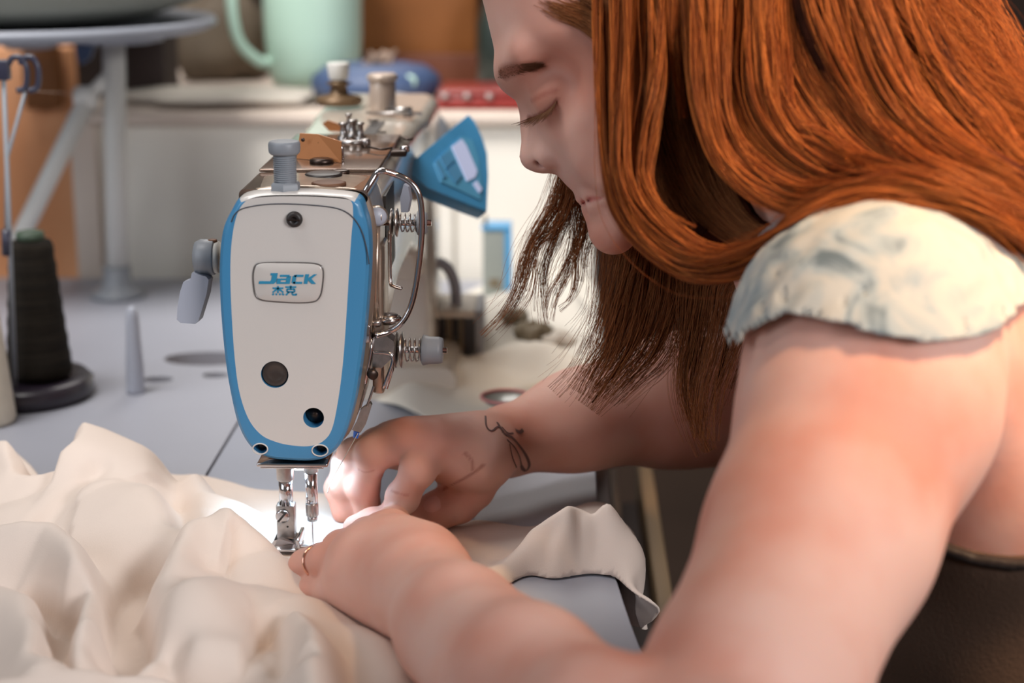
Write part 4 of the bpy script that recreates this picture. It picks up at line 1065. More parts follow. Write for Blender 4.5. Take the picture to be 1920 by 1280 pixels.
# BVH of the body for things that lie on the skin
from mathutils.bvhtree import BVHTree
bvh = BVHTree.FromPolygons([Vector(v) for v in bpos.tolist()], bq.tolist())
def onskin(px, py, lift=.0004, back=.0):
    d = cdir(px, py).normalized(); h = bvh.ray_cast(CAM, d, 3.0)
    if h[0] is None: return None
    n = h[1]; n = n if n.dot(d) < 0 else -n
    return h[0] + n * lift, n
def stroke_tint(pts, rad, col, soft, dense=6):
    """a coloured mark that belongs to the skin: brow, lid line, crease"""
    for a, b in [tuple(v[:2]) for v in catmull([(x, y, 0) for x, y in pts], dense)]:
        q = onskin(a, b, 0)
        if q is None: continue
        dd = np.sqrt(((bpos - A3(q[0])) ** 2).sum(1)); k = np.clip((rad - dd) / soft + 1, 0, 1)[:, None]
        tint[:, :3] = np.minimum(tint[:, :3], 1 - k * (1 - np.array(col)))
stroke_tint([(941,139),(950,134),(965,130),(980,127),(996,124)], .0020, (.50, .36, .31), .0035)
stroke_tint([(990,221),(1000,219),(1010,215),(1020,211),(1030,204),(1038,196),(1044,188)], .0006, (.45, .30, .28), .0012)
stroke_tint([(996,190),(1010,182),(1026,174),(1042,170)], .0006, (.82, .68, .66), .0016)  # painted shade of the eyelid crease
stroke_tint([(832,916),(856,904),(882,890),(906,872)], .0005, (.62, .50, .48), .0012)  # painted shade of the thumb fold, finger creases follow
stroke_tint([(872,850),(884,862),(886,880)], .0004, (.72, .60, .58), .0012)
stroke_tint([(734,918),(748,926),(764,928)], .0003, (.78, .66, .64), .0009)
stroke_tint([(672,880),(686,885),(700,882)], .0003, (.78, .66, .64), .0009)
ca = person.data.color_attributes.new('tint', 'FLOAT_COLOR', 'POINT')
ca.data.foreach_set('color', tint.ravel())
M['nail'] = mat('nail', rgb(226, 176, 164), .25, coat=.3)
def nail(px_, py_, along, a, b, txt):
    q = onskin(px_, py_, -.0012)
    if q is None: return
    c, n = q; t = (along - n * along.dot(n)).normalized(); s = n.cross(t)
    V_, F_ = [], []
    for i in range(5):
        rr = i / 4
        for j in range(20):
            an = 2 * PI * j / 20; V_.append(c + t * (a * rr * math.cos(an)) + s * (b * rr * math.sin(an)) + n * (.0019 * math.cos(rr * 1.35)))
    for i in range(4):
        for j in range(20): F_.append((i * 20 + j, (i + 1) * 20 + j, (i + 1) * 20 + (j + 1) % 20, i * 20 + (j + 1) % 20))
    ob('fingernail', (V_, F_), M['nail'], person, label=txt)
nail(812, 944, Z(785, 966, .010) - Z(858, 940, .018), .0062, .0048, 'thumbnail of the far hand')
def ribbon(pts, w, lift=.0003):
    """flat strip of given half width lying on the skin"""
    P_, F_ = [], []; c = [onskin(*p, lift) for p in pts]; c = [q for q in c if q]
    ws = w if isinstance(w, list) else [w] * len(c)
    for i, (p, n) in enumerate(c):
        t = (c[min(i + 1, len(c) - 1)][0] - c[max(i - 1, 0)][0]).normalized(); s = t.cross(n).normalized() * ws[min(i, len(ws) - 1)]
        P_ += [p - s, p + n * .0001, p + s]
    for i in range(len(c) - 1):
        for k in (0, 1): F_.append((3 * i + k, 3 * i + k + 1, 3 * i + k + 4, 3 * i + k + 3))
    return P_, F_
M['tattoo'] = mat('tattoo', rgb(104, 74, 70), .6)
def cm2(pts, n=5): return [tuple(v[:2]) for v in catmull([(a, b, 0) for a, b in pts], n)]
tt = [ribbon(cm2([(910,780),(912,800),(922,808),(934,800),(945,810)]), .0006), ribbon(cm2([(932,792),(945,812),(962,822),(978,842),(988,858),(992,872),(985,882),(976,872)]), .0010),
      ribbon(cm2([(940,800),(952,812),(962,812)]), .0006), ribbon(cm2([(950,824),(964,838),(974,858),(978,880)]), .0006), ribbon(cm2([(966,806),(974,810),(980,806)]), .0012), ribbon(cm2([(955,832),(960,856),(968,876)]), .0005)]
ob('tattoo', merge(*tt), M['tattoo'], person, label='small dark line tattoo on the wrist')

# ------------------------------------------------------------------ hair
nails = []
def hair_object(name, strands, radii, material, parent, label=None):
    hc = bpy.data.hair_curves.new(name); hc.add_curves([len(s) for s in strands])
    off = np.array(wloc(parent)); co = (np.concatenate(strands) - off).astype(np.float32)
    hc.attributes['position'].data.foreach_set('vector', co.ravel()) if 'position' in hc.attributes else hc.points.foreach_set('position', co.ravel())
    ra = hc.attributes.get('radius') or hc.attributes.new('radius', 'FLOAT', 'POINT')
    ra.data.foreach_set('value', np.concatenate(radii).astype(np.float32))
    hc.materials.append(material)
    o = bpy.data.objects.new(name, hc); COL.objects.link(o); o.parent = parent
    return tag(o, label)
def hair_mat(name, c0, c1, c2, rough=.38):
    m, nt, b = new_mat(name); L = nt.links.new
    hi = nt.nodes.new('ShaderNodeHairInfo'); r = nt.nodes.new('ShaderNodeValToRGB'); e = r.color_ramp.elements
    e[0].position = 0; e[0].color = c0; e[1].position = 1; e[1].color = c2; x = e.new(.5); x.color = c1
    L(hi.outputs['Random'], r.inputs[0]); L(r.outputs[0], b.inputs['Base Color'])
    b.inputs['Roughness'].default_value = rough; b.inputs['Specular IOR Level'].default_value = .55
    b.inputs['Specular Tint'].default_value = rgb(255, 190, 130)
    return m
M['hair_copper'] = hair_mat('hair_copper', rgb(84, 38, 20), rgb(136, 64, 30), rgb(204, 116, 54))
M['hair_brown'] = hair_mat('hair_brown', rgb(86, 46, 28), rgb(128, 72, 42), rgb(160, 100, 60))  # browner copy of the hair colour, shade put into it
M['hair_under'] = mat('hair_under', rgb(72, 32, 18), .9, spec=.08, color2=rgb(46, 22, 14), scale=60, stretch=(1, 1, .15), bump=.8, bscale=300, bdist=.002)  # shade between the locks put into this dark undercoat
hr = np.random.RandomState(5)
def smooth_path(pts, n):
    c = np.array(catmull([A3(P(*p)) for p in pts], 8)); L = np.r_[0, np.cumsum(np.linalg.norm(np.diff(c, axis=0), axis=1))]
    t = np.linspace(0, L[-1], n); return np.stack([np.interp(t, L, c[:, k]) for k in range(3)], 1)
def lock(pts, rad, N, npt=44, thin=.00011, wav=.0016, sub=6, flat=.55, taper=.35, fly=0.0, rough=.0006, cut=.12, pk=.55):
    """strands around a guide; rad = [(t, radius across, ...)]; clumped in `sub` tufts"""
    c = smooth_path(pts, npt); T = np.gradient(c, axis=0); T /= np.linalg.norm(T, axis=1)[:, None]
    view = c - A3(CAM); view /= np.linalg.norm(view, axis=1)[:, None]
    A = np.cross(T, view); A /= np.linalg.norm(A, axis=1)[:, None]; B = np.cross(T, A)
    t = np.linspace(0, 1, npt); r = np.interp(t, [a for a, _ in rad], [b for _, b in rad])
    subc = hr.uniform(-1, 1, (sub, 2)); subp = hr.uniform(0, 6.28, (sub, 4)); subf = hr.uniform(1.2, 3.2, (sub, 2))
    S, R_ = [], []
    for i in range(N):
        k = hr.randint(sub)
        an = hr.uniform(0, 6.28); rr = math.sqrt(hr.uniform(0, 1))
        a0, b0 = rr * math.cos(an), rr * math.sin(an)
        # pulled towards its tuft along the way
        pull = pk * np.clip(t * 1.6, 0, 1)
        a = a0 * (1 - pull) + (subc[k, 0] * .72 + .25 * a0) * pull; b = b0 * (1 - pull) + (subc[k, 1] * .72 + .25 * b0) * pull
        a = a * r + wav * np.sin(subf[k, 0] * 6.28 * t + subp[k, 0]) * t; b = b * r * flat + wav * np.sin(subf[k, 1] * 6.28 * t + subp[k, 1]) * t
        a = a + rough * np.sin(hr.uniform(2, 7) * t * 3 + hr.uniform(0, 6)); b = b + rough * np.sin(hr.uniform(2, 7) * t * 3 + hr.uniform(0, 6))
        if fly and hr.uniform() < fly:
            f = hr.uniform(.004, .016) * (t ** 1.5); an2 = hr.uniform(0, 6.28); a = a + f * math.cos(an2) + .002 * np.sin(t * 14 + an2); b = b + f * math.sin(an2)
        s = c + A * a[:, None] + B * b[:, None]
        m = int(npt * (1 - cut * hr.uniform(0, 1))); s = s[:m]
        tt_ = np.linspace(0, 1, m); S.append(s); R_.append(thin * (1 - taper * tt_ ** 3) * hr.uniform(.8, 1.25))
    return S, R_
def core(pts, rad, npt=30, seg=20, flat=.5, k=.86, seed=0, back=.0, tip=0.0):
    c = smooth_path(pts, npt); T = np.gradient(c, axis=0); T /= np.linalg.norm(T, axis=1)[:, None]
    view = c - A3(CAM); view /= np.linalg.norm(view, axis=1)[:, None]; c = c + view * back
    A = np.cross(T, view); A /= np.linalg.norm(A, axis=1)[:, None]; B = np.cross(T, A)
    t = np.linspace(0, 1, npt); r = np.interp(t, [a for a, _ in rad], [b for _, b in rad]) * k
    if tip: r = r * np.clip((1 - t) / tip, .06, 1)
    rs = np.random.RandomState(seed); ph = rs.uniform(0, 6, 4); V, F_ = [], []
    for i in range(npt):
        for j in range(seg):
            an = 2 * PI * j / seg; w = 1 + .10 * math.sin(5 * an + ph[0] + t[i] * 2) + .07 * math.sin(9 * an + ph[1] - t[i] * 3)
            V.append(c[i] + A[i] * r[i] * w * math.cos(an) + B[i] * r[i] * w * flat * math.sin(an))
    for i in range(npt - 1):
        for j in range(seg): F_.append((i * seg + j, i * seg + (j + 1) % seg, (i + 1) * seg + (j + 1) % seg, (i + 1) * seg + j))
    F_.append(tuple(range(seg))[::-1]); F_.append(tuple(range((npt - 1) * seg, npt * seg)))
    return V, F_
px = lambda n, D=.86: n * D / FPX
NEAR = []   # (points, radii, strands, options)
end1 = [(1500,424,.800),(1590,382,.790),(1700,376,.785),(1810,418,.790),(1900,490,.80),(2000,590,.82)]
NEAR += [
 ([(1160,-120,.886),(1158,60,.874),(1160,220,.866),(1172,340,.860),(1215,430,.855),(1290,488,.848),(1370,490,.832),(1440,462,.815)] + end1, [(0, px(40)), (.2, px(36)), (.4, px(30)), (.6, px(20)), (.8, px(14)), (1, px(14))], 1500, {}),
 ([(1190,-120,.884),(1195,60,.870),(1188,220,.862),(1190,330,.857),(1225,400,.853),(1290,458,.846),(1360,478,.832),(1430,456,.816)] + end1, [(0, px(34)), (.2, px(30)), (.4, px(24)), (.6, px(18)), (.8, px(12)), (1, px(14))], 1100, {}),
 ([(1140,-100,.892),(1138,60,.880),(1140,220,.872),(1148,330,.866),(1170,410,.862),(1230,475,.856),(1300,512,.850),(1380,506,.835),(1445,474,.815)] + end1, [(0, px(26)), (.2, px(18)), (.4, px(18)), (.6, px(16)), (.8, px(12)), (1, px(14))], 900, {}),
 ([(1235,-120,.885),(1245,40,.868),(1245,150,.862),(1225,260,.860),(1215,340,.860),(1250,410,.856),(1320,455,.85)], [(0, px(26)), (.3, px(16)), (.6, px(12)), (1, px(4))], 420, {}),
 # second swoosh
 ([(1300,-120,.875),(1312,20,.858),(1316,130,.853),(1330,220,.850),(1362,300,.846),(1420,356,.838),(1490,384,.826),(1560,372,.806),(1650,360,.794),(1760,386,.79),(1860,440,.795),(1980,550,.81)], [(0, px(48)), (.15, px(40)), (.3, px(32)), (.45, px(24)), (.6, px(18)), (1, px(16))], 1700, {}),
 ([(1345,-120,.876),(1352,20,.860),(1352,120,.855),(1358,210,.852),(1390,280,.848),(1450,338,.838),(1520,365,.824),(1600,358,.802)] + [(1700,352,.792),(1820,400,.79),(1980,520,.81)], [(0, px(34)), (.3, px(22)), (.6, px(16)), (1, px(16))], 900, {}),
 # third
 ([(1400,-120,.872),(1405,20,.858),(1412,120,.852),(1432,200,.848),(1480,268,.842),(1550,318,.828),(1640,345,.805),(1750,365,.79),(1860,410,.79),(1980,500,.80)], [(0, px(44)), (.2, px(34)), (.4, px(26)), (.6, px(22)), (1, px(26))], 1300, {}),
 ([(1450,-120,.872),(1452,20,.858),(1462,100,.852),(1470,190,.848),(1490,240,.845),(1540,262,.838),(1600,300,.825),(1690,330,.803),(1800,360,.79),(1980,450,.80)], [(0, px(36)), (.2, px(30)), (.4, px(22)), (.6, px(22)), (1, px(26))], 1000, {}),
 # broad bright mass, upper right
 ([(1510,-140,.866),(1530,0,.853),(1560,90,.846),(1600,170,.842),(1640,240,.836),(1700,300,.820),(1790,345,.802),(1980,440,.80)], [(0, px(60)), (.3, px(50)), (.5, px(36)), (.7, px(28)), (1, px(30))], 1900, dict(wav=.0030)),
 ([(1580,-140,.866),(1610,0,.850),(1640,90,.842),(1680,170,.836),(1735,240,.828),(1800,290,.815),(1880,330,.806),(2000,400,.80)], [(0, px(60)), (.3, px(50)), (.5, px(40)), (1, px(34))], 1700, dict(wav=.0034)),
 ([(1650,-140,.872),(1690,-10,.856),(1730,80,.848),(1775,160,.842),(1830,230,.834),(1890,290,.824),(2000,360,.81)], [(0, px(50)), (.3, px(46)), (.6, px(42)), (1, px(36))], 1500, dict(wav=.0036, fly=.06)),
 ([(1700,-140,.885),(1750,-10,.872),(1800,70,.864),(1850,150,.856),(1905,220,.848),(2000,300,.83)], [(0, px(40)), (.4, px(44)), (1, px(50))], 1100, dict(wav=.0045, fly=.14)),
 ([(1700,-160,.90),(1790,-40,.89),(1850,60,.88),(1900,140,.87),(1990,220,.86)], [(0, px(34)), (.4, px(40)), (1, px(46))], 420, dict(wav=.006, fly=.4)),
 ([(1430,60,.845),(1450,160,.842),(1520,260,.838),(1620,330,.815),(1760,350,.795),(1960,440,.80)], [(0, px(12)), (.5, px(10)), (1, px(14))], 260, dict(wav=.003, fly=.2)),
 # over the temple and forehead
 ([(890,-90,.950),(960,-40,.915),(1040,10,.892),(1110,40,.882),(1165,110,.872),(1170,260,.864)], [(0, px(26)), (.3, px(30)), (.6, px(26)), (1, px(10))], 900, dict(brown=1)),
 ([(930,-110,.95),(1010,-60,.905),(1090,-20,.885),(1160,40,.873),(1195,160,.866),(1200,280,.86)], [(0, px(30)), (.5, px(30)), (1, px(10))], 700, dict(brown=1)),
]
for q_ in range(5):
    o_ = q_ * 34
    NEAR.append(([(1560 + o_,-140,.868),(1640 + o_,-30,.852),(1720 + o_ * .8,60,.846),(1800 + o_ * .7,150,.842),(1900 + o_ * .6,230,.838),(2010,300,.83)], [(0, px(40)), (.5, px(46)), (1, px(54))], 60, dict(wav=.008, fly=.95, thin=.00009, rough=.0015)))
NEAR.append(([(1262,-120,.872),(1264,0,.862),(1266,90,.860),(1272,170,.862),(1280,240,.868)], [(0, px(26)), (.5, px(16)), (1, px(6))], 380, {}))
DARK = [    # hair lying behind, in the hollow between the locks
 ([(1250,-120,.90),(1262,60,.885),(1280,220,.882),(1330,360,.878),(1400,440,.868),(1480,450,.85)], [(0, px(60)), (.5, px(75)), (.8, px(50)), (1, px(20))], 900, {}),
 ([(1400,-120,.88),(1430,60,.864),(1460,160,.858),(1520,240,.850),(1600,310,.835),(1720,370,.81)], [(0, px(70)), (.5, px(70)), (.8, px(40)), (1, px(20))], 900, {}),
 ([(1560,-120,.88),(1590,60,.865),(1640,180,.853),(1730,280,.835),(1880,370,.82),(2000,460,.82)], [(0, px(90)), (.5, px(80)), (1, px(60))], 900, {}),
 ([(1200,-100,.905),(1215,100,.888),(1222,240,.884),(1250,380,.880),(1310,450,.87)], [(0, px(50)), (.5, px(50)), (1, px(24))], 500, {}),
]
FAR = [
 ([(1200,300,1.01),(1185,450,.995),(1165,560,.99),(1140,650,.985),(1105,710,.985),(1075,765,.985)], [(0, .020), (.4, .017), (.7, .013), (1, .010)], 1000, dict(cut=.45, fly=.12, sub=12, wav=.004)),
 ([(1240,300,1.01),(1230,450,1.0),(1215,560,.995),(1190,640,.99),(1150,700,.985),(1110,755,.985),(1085,790,.985)], [(0, .026), (.5, .022), (1, .010)], 1300, dict(cut=.45, fly=.12, sub=14, wav=.004)),
 ([(1290,420,1.0),(1275,520,1.0),(1255,600,.995),(1225,665,.99),(1180,710,.985),(1130,765,.98)], [(0, .024), (.5, .022), (1, .008)], 900, dict(cut=.5, fly=.12, sub=12, wav=.004)),
 ([(1330,430,.99),(1320,540,.99),(1300,640,.985),(1285,720,.98),(1300,800,.98),(1335,880,.98)], [(0, .026), (.5, .018), (.8, .009), (1, .003)], 1000, dict(cut=.4, sub=10, wav=.004)),
 ([(1400,440,.97),(1385,560,.965),(1360,660,.96),(1335,750,.96),(1325,860,.96)], [(0, .028), (.5, .018), (1, .006)], 800, dict(cut=.4, sub=10, wav=.004)),
 ([(1150,380,1.01),(1140,480,1.0),(1128,570,.99),(1100,650,.985),(1075,700,.985),(1020,760,.985)], [(0, .012), (.5, .008), (1, .006)], 330, dict(cut=.5, fly=.3, sub=8, wav=.004)),
 # loose tufts hanging under the face
 ([(1075,240,1.02),(1052,340,1.01),(1030,400,1.0),(1000,450,1.0),(985,500,.995),(972,550,.99),(940,600,.985),(885,648,.98)], [(0, .010), (.3, .008), (.5, .0035), (.62, .0060), (.8, .0022), (1, .0008)], 240, dict(sub=7, fly=.08, pk=.5, wav=.0028, rough=.0012, cut=.3)),
 ([(1080,240,1.02),(1068,340,1.01),(1050,410,1.0),(1012,450,1.0),(1000,470,.995),(990,540,.99),(968,580,.99),(920,625,.985)], [(0, .012), (.4, .007), (.6, .002), (.8, .0018), (1, .0008)], 150, dict(sub=5, fly=.1, pk=.5, wav=.0028, rough=.0012, cut=.3)),
 ([(1085,250,1.02),(1072,350,1.01),(1050,430,1.0),(1022,500,1.0),(1014,570,.995),(1022,632,.99)], [(0, .012), (.4, .0075), (.6, .0045), (.85, .0020), (1, .0006)], 260, dict(sub=7, fly=.06, pk=.5, wav=.0028, rough=.0012, cut=.3)),
 ([(1100,260,1.02),(1090,360,1.01),(1085,440,1.0),(1060,510,1.0),(1035,560,.995),(1024,625,.99)], [(0, .012), (.4, .008), (.6, .0030), (.85, .0018), (1, .0006)], 300, dict(sub=7, fly=.06, pk=.5, wav=.0028, rough=.0012, cut=.3)),
 ([(1110,300,1.02),(1100,400,1.01),(1088,470,1.0),(1086,530,1.0),(1070,570,.995),(1030,600,.99)], [(0, .010), (.4, .007), (.6, .0025), (1, .0010)], 220, dict(sub=5, fly=.06, pk=.5, wav=.0028, rough=.0012, cut=.3)),
 ([(1130,330,1.02),(1120,430,1.01),(1100,480,1.0),(1088,520,1.0)], [(0, .010), (.5, .006), (1, .0020)], 170, dict(sub=7, fly=.15, pk=.5, wav=.0028, rough=.0012, cut=.3)),
]
for k in range(46):
    base_ = NEAR[hr.randint(0, 12)][0]; sh = hr.uniform(-26, 26, 2); e = hr.uniform(-24, 24, 2); m = len(base_)
    pts = [(a + sh[0] * (1 - i / m) + e[0] * i / m, b + sh[1] * (1 - i / m) * .3 + e[1] * i / m, c - .007 - .003 * math.sin(i)) for i, (a, b, c) in enumerate(base_)]
    w = px(hr.uniform(2.5, 7)); NEAR.append((pts, [(0, w), (.5, w * .8), (1, w * .6)], int(hr.uniform(30, 90)), dict(wav=.003, sub=2, fly=.06)))
def plen(pts): c = smooth_path(pts, 60); return np.linalg.norm(np.diff(c, axis=0), axis=1).sum()
def rooted(e, extra, r0=.6):                    # carries a lock up over the skull to the parting
    pts, rad, N, op = e; full = extra + list(pts); s = 1 - plen(pts) / plen(full)
    return (full, [(0, rad[0][1] * r0), (s, rad[0][1])] + [(s + (1 - s) * t, r) for t, r in rad[1:]], N, op)
NEAR = [rooted(e, [(1180 + (e[0][0][0] - 1180) * .35, -345, .945), (1150 + (e[0][0][0] - 1150) * .75, -240, .905)]) if e[0][0][1] < -60 and e[0][0][0] > 1100 else e for e in NEAR]
DARK = [rooted(e, [(1180 + (e[0][0][0] - 1180) * .35, -335, .95), (1150 + (e[0][0][0] - 1150) * .75, -230, .91)]) for e in DARK]
FAR = [rooted(e, [(1180, -345, .965), (1185, -170, 1.03), (1190, 60, 1.048)] if e[0][0][0] > 1120 else [(1150, -335, .965), (1125, -150, 1.03), (1100, 60, 1.045)]) for e in FAR]
coreg, S_c, R_c, S_b, R_b = [], [], [], [], []
for i, (pts, rad, N, op) in enumerate(NEAR):
    op = dict(op); br = op.pop('brown', 0)
    s_, r_ = lock(pts, rad, N, **op)
    if br: S_b += s_; R_b += r_
    else: S_c += s_; R_c += r_
    if N > 400: coreg.append(core(pts, rad, npt=40, seed=i, k=.80, back=.001))
for i, (pts, rad, N, op) in enumerate(DARK):
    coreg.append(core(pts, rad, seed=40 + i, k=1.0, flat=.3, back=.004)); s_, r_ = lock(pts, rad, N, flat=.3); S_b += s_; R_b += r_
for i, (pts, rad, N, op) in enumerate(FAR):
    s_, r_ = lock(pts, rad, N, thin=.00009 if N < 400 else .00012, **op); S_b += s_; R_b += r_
    if N > 600: coreg.append(core(pts[:-1], rad, npt=44, tip=.4, seed=60 + i, k=.65, flat=.4, back=.004))
# strands filling the spaces from lock to lock
def fill(i, j, N, dz=.005, npt=40):
    a, b = smooth_path(NEAR[i][0], npt), smooth_path(NEAR[j][0], npt); v = (a + b) / 2 - A3(CAM); v /= np.linalg.norm(v, axis=1)[:, None]
    S, R_ = [], []; t = np.linspace(0, 1, npt)
    for _ in range(N):
        f = hr.uniform(0, 1) + .12 * np.sin(t * hr.uniform(2, 6) + hr.uniform(0, 6)); off = dz + hr.uniform(-.003, .003) + .002 * np.sin(t * 7 + hr.uniform(0, 6))
        S.append(a * (1 - f)[:, None] + b * f[:, None] + v * off[:, None]); R_.append(np.full(npt, .00013))
    return S, R_
for i, j, N in ((4, 6, 700), (6, 8, 1300), (8, 9, 900), (9, 10, 900), (10, 11, 900), (0, 2, 500), (5, 7, 700)):
    s_, r_ = fill(i, j, N); S_c += s_; R_c += r_
s_, r_ = fill(7, 8, 900, .010); S_b += s_; R_b += r_
# cap over the scalp
def cap(p, c=None, R=None):
    u, v, w = head_uvw(p); d = head_base(p) - .004
    line = np.interp(u, [900, 930, 1040, 1130, 1160, 1200], [-30, -20, 20, 60, 330, 380])
    o = smax(d, (v - line) * mh, .01)
    return smax(o, -(head_base(p) + .004), .003)
kp, kq = surface_nets(cap, A3(H(1200, 30)) - .17, A3(H(1200, 30)) + .17, .004, keep=3)
kp, kq = drop_loose(relax(kp, kq, 2), kq, 500)
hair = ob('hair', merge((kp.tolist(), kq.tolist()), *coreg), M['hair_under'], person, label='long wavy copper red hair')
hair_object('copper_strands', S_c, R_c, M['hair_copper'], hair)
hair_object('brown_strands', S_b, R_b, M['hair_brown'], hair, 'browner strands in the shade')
# brow and lashes
M['brow'] = hair_mat('brow', rgb(60, 36, 26), rgb(84, 52, 38), rgb(100, 64, 46))
S_, R_ = [], []
bl_ = [(936,139,7),(944,136,12),(960,132,12),(975,128,9),(990,125,6),(1001,124,3)]
for i in range(900):
    t = (hr.uniform(0, 1) ** 1.5) * (len(bl_) - 1.001); k = int(t); f = t - k
    x = bl_[k][0] * (1 - f) + bl_[k + 1][0] * f; y = bl_[k][1] * (1 - f) + bl_[k + 1][1] * f; hh = bl_[k][2] * (1 - f) + bl_[k + 1][2] * f
    q = onskin(x + hr.uniform(-3, 3), y + hr.uniform(-1, 1) * hh, .0001)
    if q is None: continue
    p0, n = q; dr_ = (VR * .9 + VU * hr.uniform(-.05, .35) + n * .35).normalized()
    L_ = hr.uniform(.004, .007); S_.append(np.array([A3(p0 + dr_ * L_ * s + n * (-.25 * L_ * s * s)) for s in np.linspace(0, 1, 5)])); R_.append(np.linspace(.00010, .00004, 5))
hair_object('eyebrow', S_, R_, M['brow'], person, 'dark brown eyebrow')
S_, R_ = [], []
lid = [(992,221),(1000,219),(1010,215),(1020,211),(1030,204),(1038,196),(1044,188)]
for i in range(110):
    t = hr.uniform(0, len(lid) - 1.001); k = int(t); f = t - k
    x = lid[k][0] * (1 - f) + lid[k + 1][0] * f; y = lid[k][1] * (1 - f) + lid[k + 1][1] * f
    q = onskin(x, y, .0)
    if q is None: continue
    p0, n = q; tt_ = t / (len(lid) - 1)
    dr_ = (-VR * (.75 - .55 * tt_) - VU * (.55 + .3 * tt_) + n * .45).normalized(); L_ = hr.uniform(.0075, .0115)
    S_.append(np.array([A3(p0 + dr_ * L_ * s + (VU * .15 + n * .1) * L_ * s * s * .8) for s in np.linspace(0, 1, 7)])); R_.append(np.linspace(.00016, .00004, 7))
hair_object('eyelashes', S_, R_, M['brow'], person, 'dark lashes of the lowered eye')
# ------------------------------------------------------------------ fabrics
def seg_dist(x, y, poly):
    """distance to a polyline and parameter along it (0..1)"""
    best = np.full(x.shape, 9.0); tb = np.zeros(x.shape); n = len(poly) - 1; side = np.zeros(x.shape)
    for i in range(n):
        x0, y0 = poly[i]; x1, y1 = poly[i + 1]; ex, ey = x1 - x0, y1 - y0
        t = np.clip(((x - x0) * ex + (y - y0) * ey) / (ex * ex + ey * ey + 1e-12), 0, 1)
        d = np.hypot(x - x0 - t * ex, y - y0 - t * ey); m = d < best
        best = np.where(m, d, best); tb = np.where(m, (i + t) / n, tb); side = np.where(m, np.sign((x - x0) * ey - (y - y0) * ex), side)
    return best, tb, side
def inside(x, y, poly):
    ins = np.zeros(x.shape, bool); n = len(poly)
    for i in range(n):
        x0, y0 = poly[i]; x1, y1 = poly[(i + 1) % n]
        c = ((y0 > y) != (y1 > y)); ins ^= c & (x < x0 + (y - y0) / (y1 - y0 + 1e-12) * (x1 - x0))
    return ins
def n2(x, y, s, seed):
    return vnoise(np.stack([x.ravel(), y.ravel(), np.zeros(x.size)], 1), s, seed).reshape(x.shape)
def crest(pts, h): return [tuple(Z(a, b, hh)[:2]) for (a, b), hh in zip(pts, h if isinstance(h, list) else [h] * len(pts))]
